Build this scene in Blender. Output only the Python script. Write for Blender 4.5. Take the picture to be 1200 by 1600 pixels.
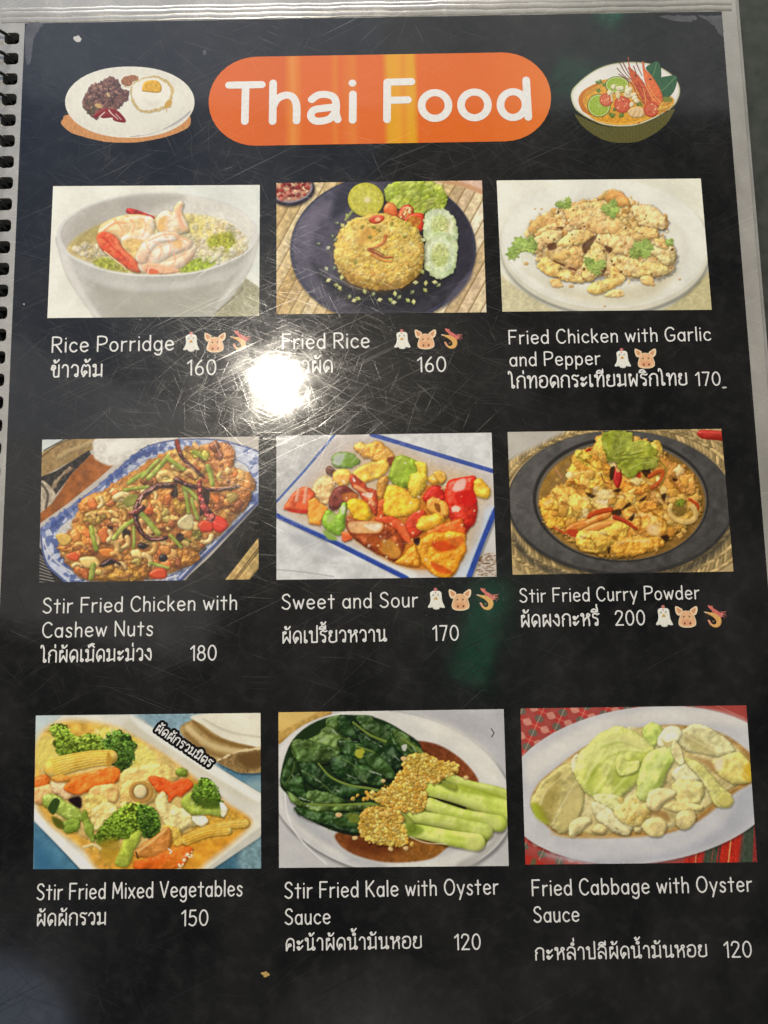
import bpy, math, random
import numpy as np
from mathutils import Matrix, Vector
for o in list(bpy.data.objects): bpy.data.objects.remove(o)
SC = bpy.context.scene; COL = SC.collection
# ---------------------------------------------------------------- camera: a phone held about 20 cm above the menu; the printed sheet lies in the plane z = 0, metres
S = .205; FPX = 1155.; PITCH, YAW, ROLL = -0.12034672, 0.00227095, 0.01882738
_ca, _sa, _cb, _sb, _cc, _sc = math.cos(PITCH), math.sin(PITCH), math.cos(YAW), math.sin(YAW), math.cos(ROLL), math.sin(ROLL)
CAMM = (np.array([[_cc, -_sc, 0], [_sc, _cc, 0], [0, 0, 1]]) @ np.array([[_cb, 0, _sb], [0, 1, 0], [-_sb, 0, _cb]]) @ np.array([[1, 0, 0], [0, _ca, -_sa], [0, _sa, _ca]]))
CAMO = np.array([0, 0, 1.]) @ CAMM * S
cam = bpy.data.cameras.new('camera'); co = bpy.data.objects.new('camera', cam); COL.objects.link(co); SC.camera = co
cam.sensor_fit = 'HORIZONTAL'; cam.sensor_width = 36; cam.lens = 36 * FPX / 1200; cam.clip_start = .01; cam.clip_end = 50
co.matrix_world = Matrix.Translation(Vector(CAMO)) @ Matrix([list(r) for r in CAMM.T]).to_4x4()
def ray(px, py):
    d = np.array([(px - 600) / FPX, (800 - py) / FPX, -1.]) @ CAMM; return d / np.linalg.norm(d)
def U(px, py, z=0.):
    """where the photograph's point lies on the flat sheet"""
    d = np.stack([(np.asarray(px, float) - 600) / FPX, (800 - np.asarray(py, float)) / FPX, -np.ones(np.shape(px))], -1) @ CAMM
    t = (z - CAMO[2]) / d[..., 2]; return CAMO[0] + t * d[..., 0], CAMO[1] + t * d[..., 1]
# ---------------------------------------------------------------- light of the room
W = bpy.data.worlds.new("World"); SC.world = W; W.use_nodes = True; W.node_tree.nodes['Background'].inputs[0].default_value = (.95, .97, 1, 1); W.node_tree.nodes['Background'].inputs[1].default_value = WORLD = .06
SC.view_settings.view_transform = 'Standard'; SC.view_settings.look = 'None'; SC.view_settings.exposure = .14; SC.view_settings.gamma = 1; SC.view_settings.use_curve_mapping = False
def lamp(name, px, py, dist, shape, sx, sy, watts, col):
    """an area lamp hung where the glossy sheet mirrors it at the photograph's point"""
    x, y = U(px, py); d = ray(px, py) * np.array([1, 1, -1]); p = np.array([x, y, 0]) + d * dist
    L = bpy.data.lights.new(name, 'AREA'); L.shape = shape; L.size = sx
    if shape in ('RECTANGLE', 'ELLIPSE'): L.size_y = sy
    L.energy = watts; L.color = col; o = bpy.data.objects.new(name, L); COL.objects.link(o)
    z = Vector(d); o.matrix_world = Matrix.Translation(Vector(p)) @ z.to_track_quat('Z', 'Y').to_matrix().to_4x4(); return o
lamp('ceiling_lamp', 432, 600, .9, 'DISK', .031, 0, 4.0, (1, .91, .76))
lamp('room_fill', 300, -1250, 1.5, 'RECTANGLE', .8, .6, 29.0, (1, .97, .92))  # added fill for general brightness, its mirror image falls outside the view
for _sx, _sy, _w in ((.45, .55, .30), (.75, .95, .62), (1.05, 1.3, .95), (1.4, 1.7, 1.2)): lamp('window_light', -40, 0, 1.3, 'ELLIPSE', _sx, _sy, _w, (.30, .52, 1))
lamp('ceiling_fill', 620, -160, 1.5, 'RECTANGLE', 1.6, .7, 2.2, (.95, .97, 1))  # added overhead fill, in place of the pale ceiling the sheet mirrors
lamp('left_sheen_fill', -140, 700, 1.3, 'RECTANGLE', .5, 1.3, 1.0, (1, .97, .92))  # added soft light that greys the left side of the page
lamp('blue_sheen_fill', -40, 1660, 1.2, 'ELLIPSE', .28, .25, .16, (.62, .75, 1))  # added dim blue light for the sheen at the lower left corner
for _sx, _sy, _w in ((.16, .14, .025), (.26, .22, .045), (.38, .30, .06)): lamp('back_light', 590, 1670, 1.2, 'ELLIPSE', _sx, _sy, _w, (1, .93, .84))  # added dim lamps, layered into a soft sheen at the page bottom
lamp('green_sign_light', 752, 985, .9, 'RECTANGLE', .15, .05, .016, (.05, 1, .5))
lamp('green_sign_light', 912, 130, .9, 'RECTANGLE', .085, .04, .006, (.05, 1, .5))
lamp('green_sign_light', 955, 8, .9, 'RECTANGLE', .03, .02, .006, (.1, 1, .5))
ROWGAIN = (.96, .98, 1.04)
# ---------------------------------------------------------------- print painter
def _mknoise(seed, n=512, base=8, octs=6, pers=.62):
    rs = np.random.RandomState(seed); out = np.zeros((n, n), np.float32); a = 1.; tot = 0
    for o in range(octs):
        k = base * 2 ** o
        if k > n: break
        g = rs.rand(k, k).astype(np.float32)
        x = np.arange(n) * k / n; i = x.astype(int); f = x - i; f = f * f * (3 - 2 * f); j = (i + 1) % k
        r = g[i] * (1 - f)[:, None] + g[j] * f[:, None]
        r = r[:, i] * (1 - f)[None] + r[:, j] * f[None]
        out += a * r; tot += a; a *= pers
    out = out / tot - .5
    return (out / out.std()).astype(np.float32)
NZ = [_mknoise(11), _mknoise(23), _mknoise(37, base=16, pers=.75), _mknoise(51, base=16, octs=3, pers=.42)]
def noise(x, y, sc, k=0, off=0):
    """fractal noise, unit variance; sc = size of its largest lumps"""
    n = NZ[k]; m = n.shape[0]; base = 16 if k >= 2 else 8
    u = (x / (sc * base) * m + off * 37.7) % m; v = (y / (sc * base) * m + off * 91.3) % m
    i = u.astype(int) % m; j = v.astype(int) % m; f = (u - np.floor(u)).astype(np.float32); g = (v - np.floor(v)).astype(np.float32)
    i1 = (i + 1) % m; j1 = (j + 1) % m
    return (n[j, i] * (1 - f) + n[j, i1] * f) * (1 - g) + (n[j1, i] * (1 - f) + n[j1, i1] * f) * g
def pts(s):
    if isinstance(s, str): return [tuple(float(v) for v in p.split(',')) for p in s.split()]
    return [(float(a), float(b)) for a, b in s]
def crom(P, closed, k=5):
    P = np.array(P, float); n = len(P)
    if n < 3: return P
    out = []
    for i in range(n if closed else n - 1):
        if closed: p0, p1, p2, p3 = P[i - 1], P[i], P[(i + 1) % n], P[(i + 2) % n]
        else: p0, p1, p2, p3 = P[max(i - 1, 0)], P[i], P[i + 1], P[min(i + 2, n - 1)]
        for t in np.arange(k) / k:
            out.append(.5 * (2 * p1 + (p2 - p0) * t + (2 * p0 - 5 * p1 + 4 * p2 - p3) * t * t + (3 * p1 - p0 - 3 * p2 + p3) * t ** 3))
    if not closed: out.append(P[-1])
    return np.array(out)
def ell(cx, cy, rx, ry, rot=0, n=28, a0=0, a1=360):
    full = abs(a1 - a0) >= 360; t = np.radians(np.linspace(a0, a1, n, endpoint=not full)); c, s = math.cos(math.radians(rot)), math.sin(math.radians(rot))
    x, y = rx * np.cos(t), ry * np.sin(t)
    return [(cx + c * a - s * b, cy + s * a + c * b) for a, b in zip(x, y)]
def sstep(x): x = np.clip(x, 0, 1); return x * x * (3 - 2 * x)
class Canvas:
    def __init__(c, W, H, bg, s=.5, seed=1, base='backdrop', alpha=False):
        c.W, c.H, c.s = W, H, s; c.w, c.h = int(W * s), int(H * s)
        c.c = np.zeros((c.h, c.w, 3), np.float32); c.c[:] = np.array(bg, np.float32) / 255
        c.id = np.zeros((c.h, c.w), np.int16); c.names = [base]; c.rs = np.random.RandomState(seed); c.k = 0; c.alpha = alpha; c.L = np.array([-.45, -.6, .66])
        c.a = np.zeros((c.h, c.w), np.float32)
    def _win(c, x0, y0, x1, y1):
        s = c.s; i0, j0 = max(int(x0 * s) - 2, 0), max(int(y0 * s) - 2, 0); i1, j1 = min(int(x1 * s) + 3, c.w), min(int(y1 * s) + 3, c.h)
        if i1 - i0 < 2 or j1 - j0 < 2: return None
        X, Y = np.meshgrid((np.arange(i0, i1, dtype=np.float32) + .5) / s, (np.arange(j0, j1, dtype=np.float32) + .5) / s)
        return (slice(j0, j1), slice(i0, i1)), X, Y
    def part(c, name): c.names.append(name); return len(c.names) - 1
    def sdf(c, P, X, Y):
        d = np.full(X.shape, 1e9, np.float32); ins = np.zeros(X.shape, bool); n = len(P)
        for i in range(n):
            ax, ay = P[i]; bx, by = P[(i + 1) % n]; ex, ey = bx - ax, by - ay; L2 = ex * ex + ey * ey
            if L2 < 1e-9: continue
            px, py = X - ax, Y - ay; t = np.clip((px * ex + py * ey) / L2, 0, 1)
            d = np.minimum(d, (px - t * ex) ** 2 + (py - t * ey) ** 2)
            if (ay > by) != (ay < by) or ay != by:
                ins ^= ((ay > Y) != (by > Y)) & (X < (bx - ax) * (Y - ay) / (by - ay + 1e-12) + ax)
        d = np.sqrt(d); return np.where(ins, -d, d)
    def _paint(c, win, X, Y, d, col, n, r, soft, lump, lsc, tex, tsc, col2, spec, sh, op, gl, amb, own, g):
        c.k += 1; sl = win; s = c.s; amb = amb + (1 - amb) * .22
        if sh:
            o = max(1, int(sh * .45 * s)); q = np.roll(np.roll(d, o, 0), int(o * .6), 1); q[:o] = 1e3; q[:, :int(o * .6)] = 1e3
            c.c[sl] *= (1 - c.shadow(q, sh * .8) * op * min(1, .3 + sh / 20) * 1.15)[..., None]
        m = np.clip(.5 - d * s / max(1, soft * s), 0, 1) if soft <= 1 / s else sstep(.5 - d / (2 * soft))
        base = np.empty(X.shape + (3,), np.float32); base[:] = np.array(col, np.float32) / 255
        if g is not None:
            (gx0, gy0, gx1, gy1), gc = g; ex, ey = gx1 - gx0, gy1 - gy0
            t = sstep(((X - gx0) * ex + (Y - gy0) * ey) / (ex * ex + ey * ey)); base += (np.array(gc, np.float32) / 255 - base) * t[..., None]
        if col2 is not None:
            t = np.clip(.5 + .55 * noise(X, Y, tsc, 0, c.k), 0, 1)[..., None]; base += (np.array(col2, np.float32) / 255 - base) * t
        if tex: base *= (1 + tex * noise(X, Y, tsc * .5, 1, c.k + .3))[..., None]
        if r or lump:
            t = np.clip(-d / max(r, 1e-3), 0, 1); h = (r or 0) * np.sqrt(np.clip(1 - (1 - t) ** 2, 0, 1)) * .62
            if lump: h = h + lump * .0095 * lsc * noise(X, Y, lsc, 3, c.k)
            gy, gx = np.gradient(h, 1 / s); nz = 1 / np.sqrt(1 + gx * gx + gy * gy); L = c.L
            nd = np.clip((-gx * L[0] - gy * L[1] + L[2]) * nz, 0, 1.5) / L[2]
            base *= (amb + (1 - amb) * nd)[..., None]
            if spec:
                hx, hy, hz = L[0] * .5, L[1] * .5, .87; q = np.clip((-gx * hx - gy * hy + hz) * nz / math.sqrt(hx * hx + hy * hy + hz * hz), 0, 1)
                base += (spec * q ** gl)[..., None]
        mm = (m * op)[..., None]
        c.c[sl] = c.c[sl] * (1 - mm) + np.clip(base, 0, 1) * mm
        if n:
            i = c.part(n) if isinstance(n, str) else n
            q = c.id[sl]; q[m > .5] = i; c.last = i
        c.a[sl] = np.maximum(c.a[sl], m * op)
    def shadow(c, d, sh): return np.clip(1 - np.clip(d, 0, None) / sh, 0, 1) ** 2 * .27
    def blob(c, P, col, n=None, r=0, soft=0, rough=0, rsc=14, lump=0, lsc=20, tex=.0, tsc=30, col2=None, spec=0, sh=0, op=1, gl=20, amb=.64, sm=True, g=None):
        P = pts(P); P = crom(P, True) if sm else np.array(P)
        m = sh * 1.6 + soft * 2 + rough * 3 + 4; w = c._win(P[:, 0].min() - m, P[:, 1].min() - m, P[:, 0].max() + m, P[:, 1].max() + m)
        if w is None: return
        sl, X, Y = w; d = c.sdf(P, X, Y)
        if rough: d = d + rough * (.75 * noise(X, Y, rsc * 1.6, 3, c.k + 5) + .35 * noise(X, Y, rsc, 2, c.k + 5))
        c._paint(sl, X, Y, d, col, n, r, soft, lump, lsc, tex, tsc, col2, spec, sh, op, gl, amb, True, g)
    def stroke(c, P, wd, col, n=None, w2=None, r=None, soft=0, rough=0, rsc=14, lump=0, lsc=20, tex=0, tsc=30, col2=None, spec=0, sh=0, op=1, gl=20, amb=.64, sm=True, g=None):
        P = pts(P); P = crom(P, False) if sm else np.array(P); w2 = wd if w2 is None else w2
        m = max(wd, w2) + sh * 1.6 + soft * 2 + 4; w = c._win(P[:, 0].min() - m, P[:, 1].min() - m, P[:, 0].max() + m, P[:, 1].max() + m)
        if w is None: return
        sl, X, Y = w; d = np.full(X.shape, 1e9, np.float32); N = len(P) - 1
        for i in range(N):
            ax, ay = P[i]; ex, ey = P[i + 1] - P[i]; L2 = ex * ex + ey * ey
            if L2 < 1e-9: continue
            px, py = X - ax, Y - ay; t = np.clip((px * ex + py * ey) / L2, 0, 1); ww = wd + (w2 - wd) * (i + t) / N
            d = np.minimum(d, np.sqrt((px - t * ex) ** 2 + (py - t * ey) ** 2) - ww / 2)
        if rough: d = d + rough * (.75 * noise(X, Y, rsc * 1.6, 3, c.k + 5) + .35 * noise(X, Y, rsc, 2, c.k + 5))
        c._paint(sl, X, Y, d, col, n, wd / 2 if r is None else r, soft, lump, lsc, tex, tsc, col2, spec, sh, op, gl, amb, True, g)
    def scat(c, N, P, sz, cols, n=None, el=1.6, rj=1, spec=.1, sh=3, rough=1.5, inside=True, rot=None, r=None, each=True, op=1):
        P = crom(pts(P), True); x0, y0 = P.min(0); x1, y1 = P.max(0); k = 0; rs = c.rs; one = None
        while k < N:
            x, y = rs.uniform(x0, x1), rs.uniform(y0, y1); k += 1
            if c.sdf(P, np.array([[x]]), np.array([[y]]))[0, 0] > 0: continue
            q = rs.uniform(*sz); e = q / rs.uniform(1, el); a = rs.uniform(0, 180) if rot is None else rot + rs.uniform(-20, 20)
            col = np.array(cols[rs.randint(len(cols))]) * rs.uniform(.92, 1.08)
            ps = np.array(ell(x, y, q, e, a, 7)) + rs.uniform(-.18, .18, (7, 2)) * e * rj
            nn = n
            if n and not each:
                if one is None: one = c.part(n)
                nn = one
            c.blob(ps, col, nn, r=(e * .8 if r is None else r), spec=spec, sh=sh, rough=rough, op=op)
    def blur(c, px):
        k = max(int(px), 1); ker = np.exp(-np.arange(-2 * k, 2 * k + 1) ** 2 / (2. * px * px)); ker /= ker.sum()
        A = np.pad(c.c, ((2 * k,) * 2, (2 * k,) * 2, (0, 0)), 'edge')
        A = sum(w * A[i:i + c.h] for i, w in enumerate(ker)); c.c = sum(w * A[:, i:i + c.w] for i, w in enumerate(ker))
    def finish(c, grain=.02, px=.7):
        Y, X = np.mgrid[0:c.h, 0:c.w].astype(np.float32) / c.s
        food = np.array([not any(w in n for w in ('plate', 'bowl', 'drop', 'napkin', 'mat', 'cloth', 'tray', 'table', 'dish', 'head', 'ear', 'saucer')) for n in c.names])[c.id].astype(np.float32)
        fl = np.array([.3 if any(w in n for w in ('stem', 'cabbage', 'corn', 'pepper', 'ginkgo', 'shrimp', 'tomato', 'clove', 'leaf', 'lime', 'carrot', 'sauce', 'mushroom', 'prawn')) else 1. for n in c.names])[c.id].astype(np.float32)
        if not c.alpha:
            lum = 1 + food * fl * ((.04 * noise(X, Y, 26, 2, 7)) + .03 * noise(X, Y, 60, 1, 9)); c.c *= lum[..., None]
            for ch, o in ((0, 1), (1, 4), (2, 8)): c.c[..., ch] *= 1 + food * fl * (.010, .008, .016)[ch] * noise(X, Y, 70, 0, o)
            gl = np.clip((noise(X, Y, 26, 3, 2) - 1.9) * 1.2, 0, 1) * food * (c.c.mean(-1) > .2); c.c += (gl * .28)[..., None] * (1 - c.c)
            pl = 1 - food; c.c *= (1 + pl * .012 * noise(X, Y, 90, 1, 6))[..., None]
        q = c.c.copy(); c.blur(2.2); c.c, q = q, c.c; c.c = c.c + .28 * (c.c - q); c.blur(px)
        if not c.alpha: c.c = .52 + (c.c - .52) * 1.07
        c.c *= (1 + grain * .45 * noise(X, Y, 9, 2, 3) + grain * .4 * noise(X, Y, 160, 0, 5))[..., None]; np.clip(c.c, 0, 1, c.c); return c
def rice_porridge():
    c = Canvas(1200, 800, (238, 236, 224), seed=3)
    c.blob("700,40 1200,40 1200,560 1060,540", (226, 229, 220), soft=60, sm=False)
    c.blob("1075,545 1170,610 1170,770 860,770", (172, 167, 138), 'place_mat', soft=5, sm=False, tex=.05, tsc=18)
    for x in (1010, 1050, 1090): c.stroke([(x, 620), (x + 80, 740)], 4, (205, 200, 178), op=.5)
    c.stroke("905,735 1030,640 1060,600", 16, (120, 115, 95), op=.35, soft=8)
    c.blob("97,330 106,410 130,500 165,575 215,650 280,740 320,790 600,800 880,790 925,725 1000,655 1065,570 1110,490 1138,400 1148,320 1000,300 620,280 250,300", (201, 198, 190), 'bowl', soft=2, g=((350, 500, 620, 740), (186, 184, 173)), tex=.012)
    b = c.last
    c.blob("260,540 480,600 800,590 960,560 880,700 760,790 420,790 330,700", (176, 173, 160), soft=60, op=.8)
    c.blob("97,330 112,430 150,540 215,650 300,760 330,760 250,640 190,520 160,440", (222, 218, 210), soft=14)
    c.blob("1150,320 1128,450 1060,560 960,680 930,690 1020,560 1090,450", (214, 212, 203), soft=18)
    c.blob("150,470 400,560 700,570 1000,500 1100,430 1090,470 950,560 650,615 350,590", (208, 206, 199), soft=16, op=.7)
    c.blob(ell(620, 322, 526, 218, -1), (221, 219, 213), b, soft=1)
    c.blob(ell(622, 316, 508, 203, -1), (196, 191, 182), b, soft=3, g=((250, 200, 1000, 300), (226, 222, 211)), tex=.015)
    c.blob("190,250 330,160 560,118 760,125 600,190 400,240 240,330 170,350", (176, 170, 158), soft=30, op=.6)
    c.blob("150,395 210,330 330,265 470,235 640,220 800,215 940,240 1060,310 1085,370 1040,430 930,475 760,520 560,530 420,510 260,465 180,430", (206, 190, 136), 'broth', soft=9, g=((300, 300, 900, 330), (228, 216, 168)), tex=.04, tsc=60)
    b = c.last
    c.blob("160,380 230,320 330,270 380,300 300,350 260,420 190,420", (190, 172, 112), soft=22)
    c.blob("760,230 900,240 1000,280 930,330 800,330", (231, 214, 138), soft=24, tex=.04)
    rice = [(238, 228, 200), (228, 214, 172), (244, 236, 214), (220, 200, 150)]
    c.scat(110, "190,400 300,370 420,480 300,470", (9, 20), rice, rough=3, spec=.05, sh=2, op=.55)
    c.scat(260, "760,230 960,250 1075,340 1060,410 900,470 760,500 780,380", (8, 18), rice, rough=3, spec=.05, sh=2, op=.5)
    c.blob("285,465 340,440 420,465 470,515 400,512 320,492", (178, 176, 78), 'celery', soft=11, tex=.1, tsc=20, lump=4)
    c.blob("880,350 930,318 1000,312 1025,350 1020,405 960,415 900,400", (172, 172, 62), 'celery', soft=12, tex=.1, tsc=20, lump=4)
    c.blob("730,500 800,455 890,440 930,455 900,490 820,512 740,518", (170, 186, 66), 'celery', soft=9, tex=.1, tsc=20, lump=4)
    c.scat(60, "860,400 1060,380 1060,430 880,480", (8, 16), rice, rough=3, spec=.05, sh=2, op=.6)
    # far prawn tail
    c.blob("455,200 470,184 520,195 570,215 605,228 600,245 570,235 520,222 470,214", (196, 72, 62), 'shrimp_tail', r=10, soft=2, tex=.1)
    # left prawn: cream back and red shell
    c.blob("310,320 330,270 400,232 480,216 560,222 605,250 600,300 560,320 500,330 440,350 400,330 350,320", (240, 206, 150), 'shrimp', r=40, soft=3, col2=(250, 226, 178), tsc=24, lump=4, lsc=34, amb=.78, sh=12)
    s = c.last
    c.blob("430,350 470,310 540,290 560,230 600,240 605,310 580,380 540,410 470,390", (246, 236, 220), s, r=30, soft=5, lump=3, lsc=40, amb=.72, col2=(240, 214, 170))
    c.blob("303,330 335,305 385,318 420,350 440,390 490,435 525,480 530,518 495,515 450,490 400,450 350,420 315,380", (226, 96, 62), s, r=30, soft=3, col2=(240, 130, 84), tsc=30, lump=5, amb=.62, sh=10)
    c.stroke("345,410 400,455 440,485 455,505", 7, (244, 214, 164), soft=2)
    c.stroke("400,360 440,420 490,480", 5, (250, 160, 110), soft=4, op=.6)
    c.blob("440,360 500,340 570,370 560,440 510,450 470,410", (238, 200, 130), soft=12, lump=5, tex=.05)
    # right upper prawn
    c.blob("612,270 618,230 640,205 672,195 700,205 710,175 740,145 758,165 750,205 775,260 785,300 750,315 700,320 640,315", (246, 230, 206), 'shrimp', r=26, soft=3, lump=4, lsc=40, amb=.66, col2=(240, 206, 160), tsc=26, sh=12)
    c.blob("620,280 640,230 665,225 655,290 640,310", (232, 186, 110), soft=7, op=.8)
    c.blob("712,200 735,180 745,230 765,280 745,300 725,250", (238, 188, 150), soft=8, op=.7)
    # front prawn
    P0 = dict(soft=7, lump=4, lsc=40, amb=.72, sh=8, tsc=40)
    c.blob("525,440 550,385 610,330 680,315 740,328 790,352 810,385 798,430 755,470 690,492 630,500 565,488", (238, 214, 180), 'shrimp', r=40, **P0); k = c.last
    c.stroke("640,495 720,478 780,435 806,392", 66, (243, 222, 194), k, w2=40, col2=(236, 196, 158), **P0)
    c.stroke("560,480 610,440 690,400 780,372", 84, (248, 236, 216), k, w2=50, col2=(240, 212, 182), **P0)
    c.stroke("540,440 570,380 625,340 710,330", 70, (250, 240, 224), k, w2=50, col2=(242, 206, 172), **P0)
    for P in ("575,470 585,430 575,395", "625,450 640,405 620,360", "680,430 690,385 670,340", "730,410 745,375 720,335", "690,490 715,450 700,420"): c.stroke(P, 7, (232, 170, 132), soft=5, r=0, op=.7)
    c.stroke("590,345 660,318 730,328 790,360", 10, (244, 184, 140), soft=5, op=.7)
    c.blob("700,360 740,350 750,385 715,395", (240, 190, 120), soft=10, op=.7)
    c.blob("545,480 600,470 680,490 735,505 720,522 620,528 560,515", (240, 190, 150), 'shrimp_tail', r=10, soft=5, lump=4, amb=.6)
    c.blob("560,505 600,500 630,520 580,527", (232, 120, 80), soft=4)
    c.stroke("575,500 570,520", 5, (252, 240, 220))
    for P, q in (("345,300 400,262 455,262", (226, 150, 110)), ("400,245 440,300 430,330", (232, 170, 124)), ("460,225 500,270 490,310", (236, 176, 130)), ("530,230 560,270 545,330", (236, 182, 140)), ("575,350 640,380 650,450", (236, 196, 166)), ("650,320 700,370 710,450", (238, 190, 156)), ("720,330 770,380 760,440", (236, 196, 160)), ("540,420 600,440 640,490", (230, 200, 172)), ("650,215 670,260 655,310", (238, 196, 160)), ("740,170 735,230 760,290", (236, 170, 136)), ("340,340 400,400 470,460", (206, 66, 44)), ("385,335 430,400 500,470", (240, 140, 100))): c.stroke(P, 8, q, soft=5, r=0, op=.75)
    for P in ("570,370 620,345 690,345", "450,240 520,230 560,235", "640,230 660,215 690,225", "330,300 350,280 390,255"): c.stroke(P, 8, (255, 250, 240), soft=4, r=0, op=.85)
    c.stroke("115,380 180,440 300,495 450,530 620,538 800,525 950,482 1080,420", 7, (232, 230, 225), soft=3, op=.7)
    return c.finish()
def fried_rice():
    c = Canvas(1200, 800, (222, 198, 156), seed=5)
    X0 = (214, 186, 140)
    for i, x in enumerate(range(-300, 1500, 62)):
        j = (i * 7) % 5
        q = (((206, 176, 124), (222, 196, 146), (212, 186, 132), (196, 164, 106), (226, 204, 160))[j])
        if x > 560: q = tuple(min(v + d, 255) for v, d in zip(q, (14, 20, 36)))
        c.blob([(x, 800), (x + 58, 800), (x + 58 + 440, 0), (x + 440, 0)], q, sm=False, tex=.06, tsc=40, r=10, amb=.8)
    for i, x in enumerate(range(-300, 1500, 62)): c.stroke([(x + 60, 800), (x + 500, 0)], 6, (140, 110, 66), op=.65, sm=False)
    c.blob("1000,20 1200,20 1200,130 1110,110 1040,80", (222, 190, 170), 'cloth', soft=5, tex=.03)
    c.blob("880,48 1000,70 1110,112 1112,90 1000,48", (206, 160, 124), soft=5)
    # sauce dish
    c.blob(ell(125, 95, 116, 78, -12), (52, 46, 52), 'sauce_dish', soft=2, sh=14); b = c.last
    c.blob(ell(123, 88, 106, 66, -12), (150, 140, 150), b, soft=1)
    c.blob(ell(121, 86, 98, 60, -12), (176, 118, 98), 'chilli_sauce', soft=2, col2=(200, 150, 120), tsc=12, lump=4, lsc=8)
    c.scat(200, ell(121, 80, 98, 58, -12), (5, 13), [(206, 150, 120), (168, 60, 44), (226, 190, 150), (140, 44, 40), (190, 110, 90)], rough=1)
    # plate
    c.blob(ell(595, 400, 484, 385, 0, 40), (70, 70, 88), 'plate', soft=1, sh=16, tex=.04, tsc=90); b = c.last
    c.blob(ell(597, 393, 470, 372, 0, 40), (96, 92, 108), b, soft=3, tex=.05, tsc=70, g=((300, 200, 800, 500), (64, 62, 72)))
    c.blob(ell(600, 400, 400, 300), (88, 84, 98), soft=22, tex=.06, tsc=60, g=((320, 300, 620, 440), (48, 47, 54)))
    c.blob("170,250 290,150 340,190 250,300 210,420 190,380", (126, 120, 134), soft=36, op=.6)
    c.blob("230,470 330,560 440,610 420,660 300,600", (44, 43, 50), soft=30, op=.8)
    c.blob("400,620 700,610 760,690 500,720", (46, 46, 54), soft=26, op=.8)
    c.blob("960,230 1040,350 1030,500 960,600 985,400", (60, 58, 70), soft=16, op=.8)
    c.blob("940,640 1040,520 1060,540 980,650 900,710", (110, 106, 122), soft=10, op=.6)
    c.blob("380,60 500,45 450,150 330,250 330,180", (50, 49, 58), soft=24, op=.7)
    # lettuce
    c.blob("598,95 640,50 720,42 840,42 900,80 925,140 915,190 860,200 780,215 720,200 660,180 610,150", (168, 186, 70), 'lettuce', r=14, rough=5, rsc=22, soft=2, lump=9, lsc=40, col2=(196, 204, 104), tsc=40, amb=.5, sh=10)
    for p in ("640,170 690,110 760,60", "700,185 760,120 850,80", "740,200 800,150 905,130", "610,120 660,90 700,60"): c.stroke(p, 7, (214, 218, 130), soft=3, op=.7)
    for p in ("670,170 730,90 800,60", "760,190 830,130 890,105", "720,190 740,140 770,110", "840,190 880,160 915,160"): c.stroke(p, 9, (120, 140, 40), soft=4, op=.65)
    c.scat(60, "620,70 880,60 920,150 800,190 640,150", (8, 20), [(190, 200, 96), (150, 170, 58)], sh=2, op=.4, rough=3)
    # lime half
    c.blob(ell(506, 140, 94, 88, 10), (196, 188, 62), 'lime_slice', r=8, soft=1, sh=12, amb=.7); b = c.last
    c.blob(ell(506, 140, 86, 80, 10), (206, 200, 84), soft=3, tex=.05, tsc=20)
    for a in range(0, 360, 40):
        x, y = math.cos(math.radians(a + 8)), math.sin(math.radians(a + 8)); c.stroke([(512 + 10 * x, 142 + 10 * y), (508 + 78 * x, 140 + 72 * y)], 3, (226, 220, 140), soft=1, op=.75)
    c.blob(ell(512, 142, 16, 15), (232, 220, 168), soft=4)
    # tomatoes
    c.blob("598,185 620,155 655,165 672,200 668,230 630,232 605,215", (214, 96, 50), 'tomato', r=20, spec=.3, col2=(226, 130, 70), sh=8)
    c.blob("672,220 690,180 730,165 755,190 745,230 715,250 680,240", (182, 56, 38), 'tomato', r=22, spec=.35, col2=(200, 120, 60), tsc=18, sh=8)
    c.scat(24, "690,190 745,185 735,235 690,235", (4, 8), [(226, 196, 130), (210, 160, 90), (246, 226, 180)], sh=0)
    c.blob("705,250 740,215 800,212 812,250 800,300 765,305 730,280", (206, 62, 36), 'tomato', r=18, spec=.3, sh=8); 
    c.blob("715,250 745,225 790,240 775,285 740,280", (208, 150, 60), col2=(180, 100, 40), tsc=14, lump=4, lsc=10, soft=3)
    # cucumber
    def cuke(P, cx, cy, s):
        c.blob(P, (206, 216, 176), 'cucumber_slice', r=10, rough=5, rsc=16, soft=1, sh=12, amb=.7, col2=(188, 204, 150), tsc=22, lump=2); 
        c.blob(ell(cx, cy, 78 * s, 88 * s), (218, 226, 192), soft=12, tex=.04, tsc=16)
        c.blob(ell(cx, cy, 48 * s, 60 * s), (196, 204, 136), soft=14, tex=.06, tsc=14)
        c.scat(18, ell(cx, cy, 44 * s, 56 * s), (5, 10), [(222, 222, 160), (176, 186, 110)], sh=1, op=.7)
    cuke("818,205 860,185 930,195 965,240 985,310 975,380 930,400 850,390 810,330 805,260", 890, 275, .95)
    cuke("812,390 840,330 890,305 940,320 980,370 990,430 970,500 930,545 880,555 830,520 808,460", 892, 430, 1.)
    # rice mound
    c.blob("338,430 345,370 370,310 420,255 500,220 580,205 660,225 730,260 785,310 805,380 805,450 785,520 740,570 660,605 570,612 480,595 410,560 365,510", (220, 184, 92), 'fried_rice', r=90, rough=4, rsc=16, soft=1, lump=8, lsc=12, col2=(232, 200, 110), tsc=50, amb=.55, sh=26)
    b = c.last
    c.blob("450,320 560,260 700,270 780,350 760,450 650,500 500,470 440,400", (236, 206, 120), soft=40, op=.6, tex=.05, lump=5, lsc=12)
    c.blob("350,440 400,500 500,560 640,580 600,610 480,595 390,550", (188, 140, 60), soft=24, op=.55, lump=6, lsc=10)
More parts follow.
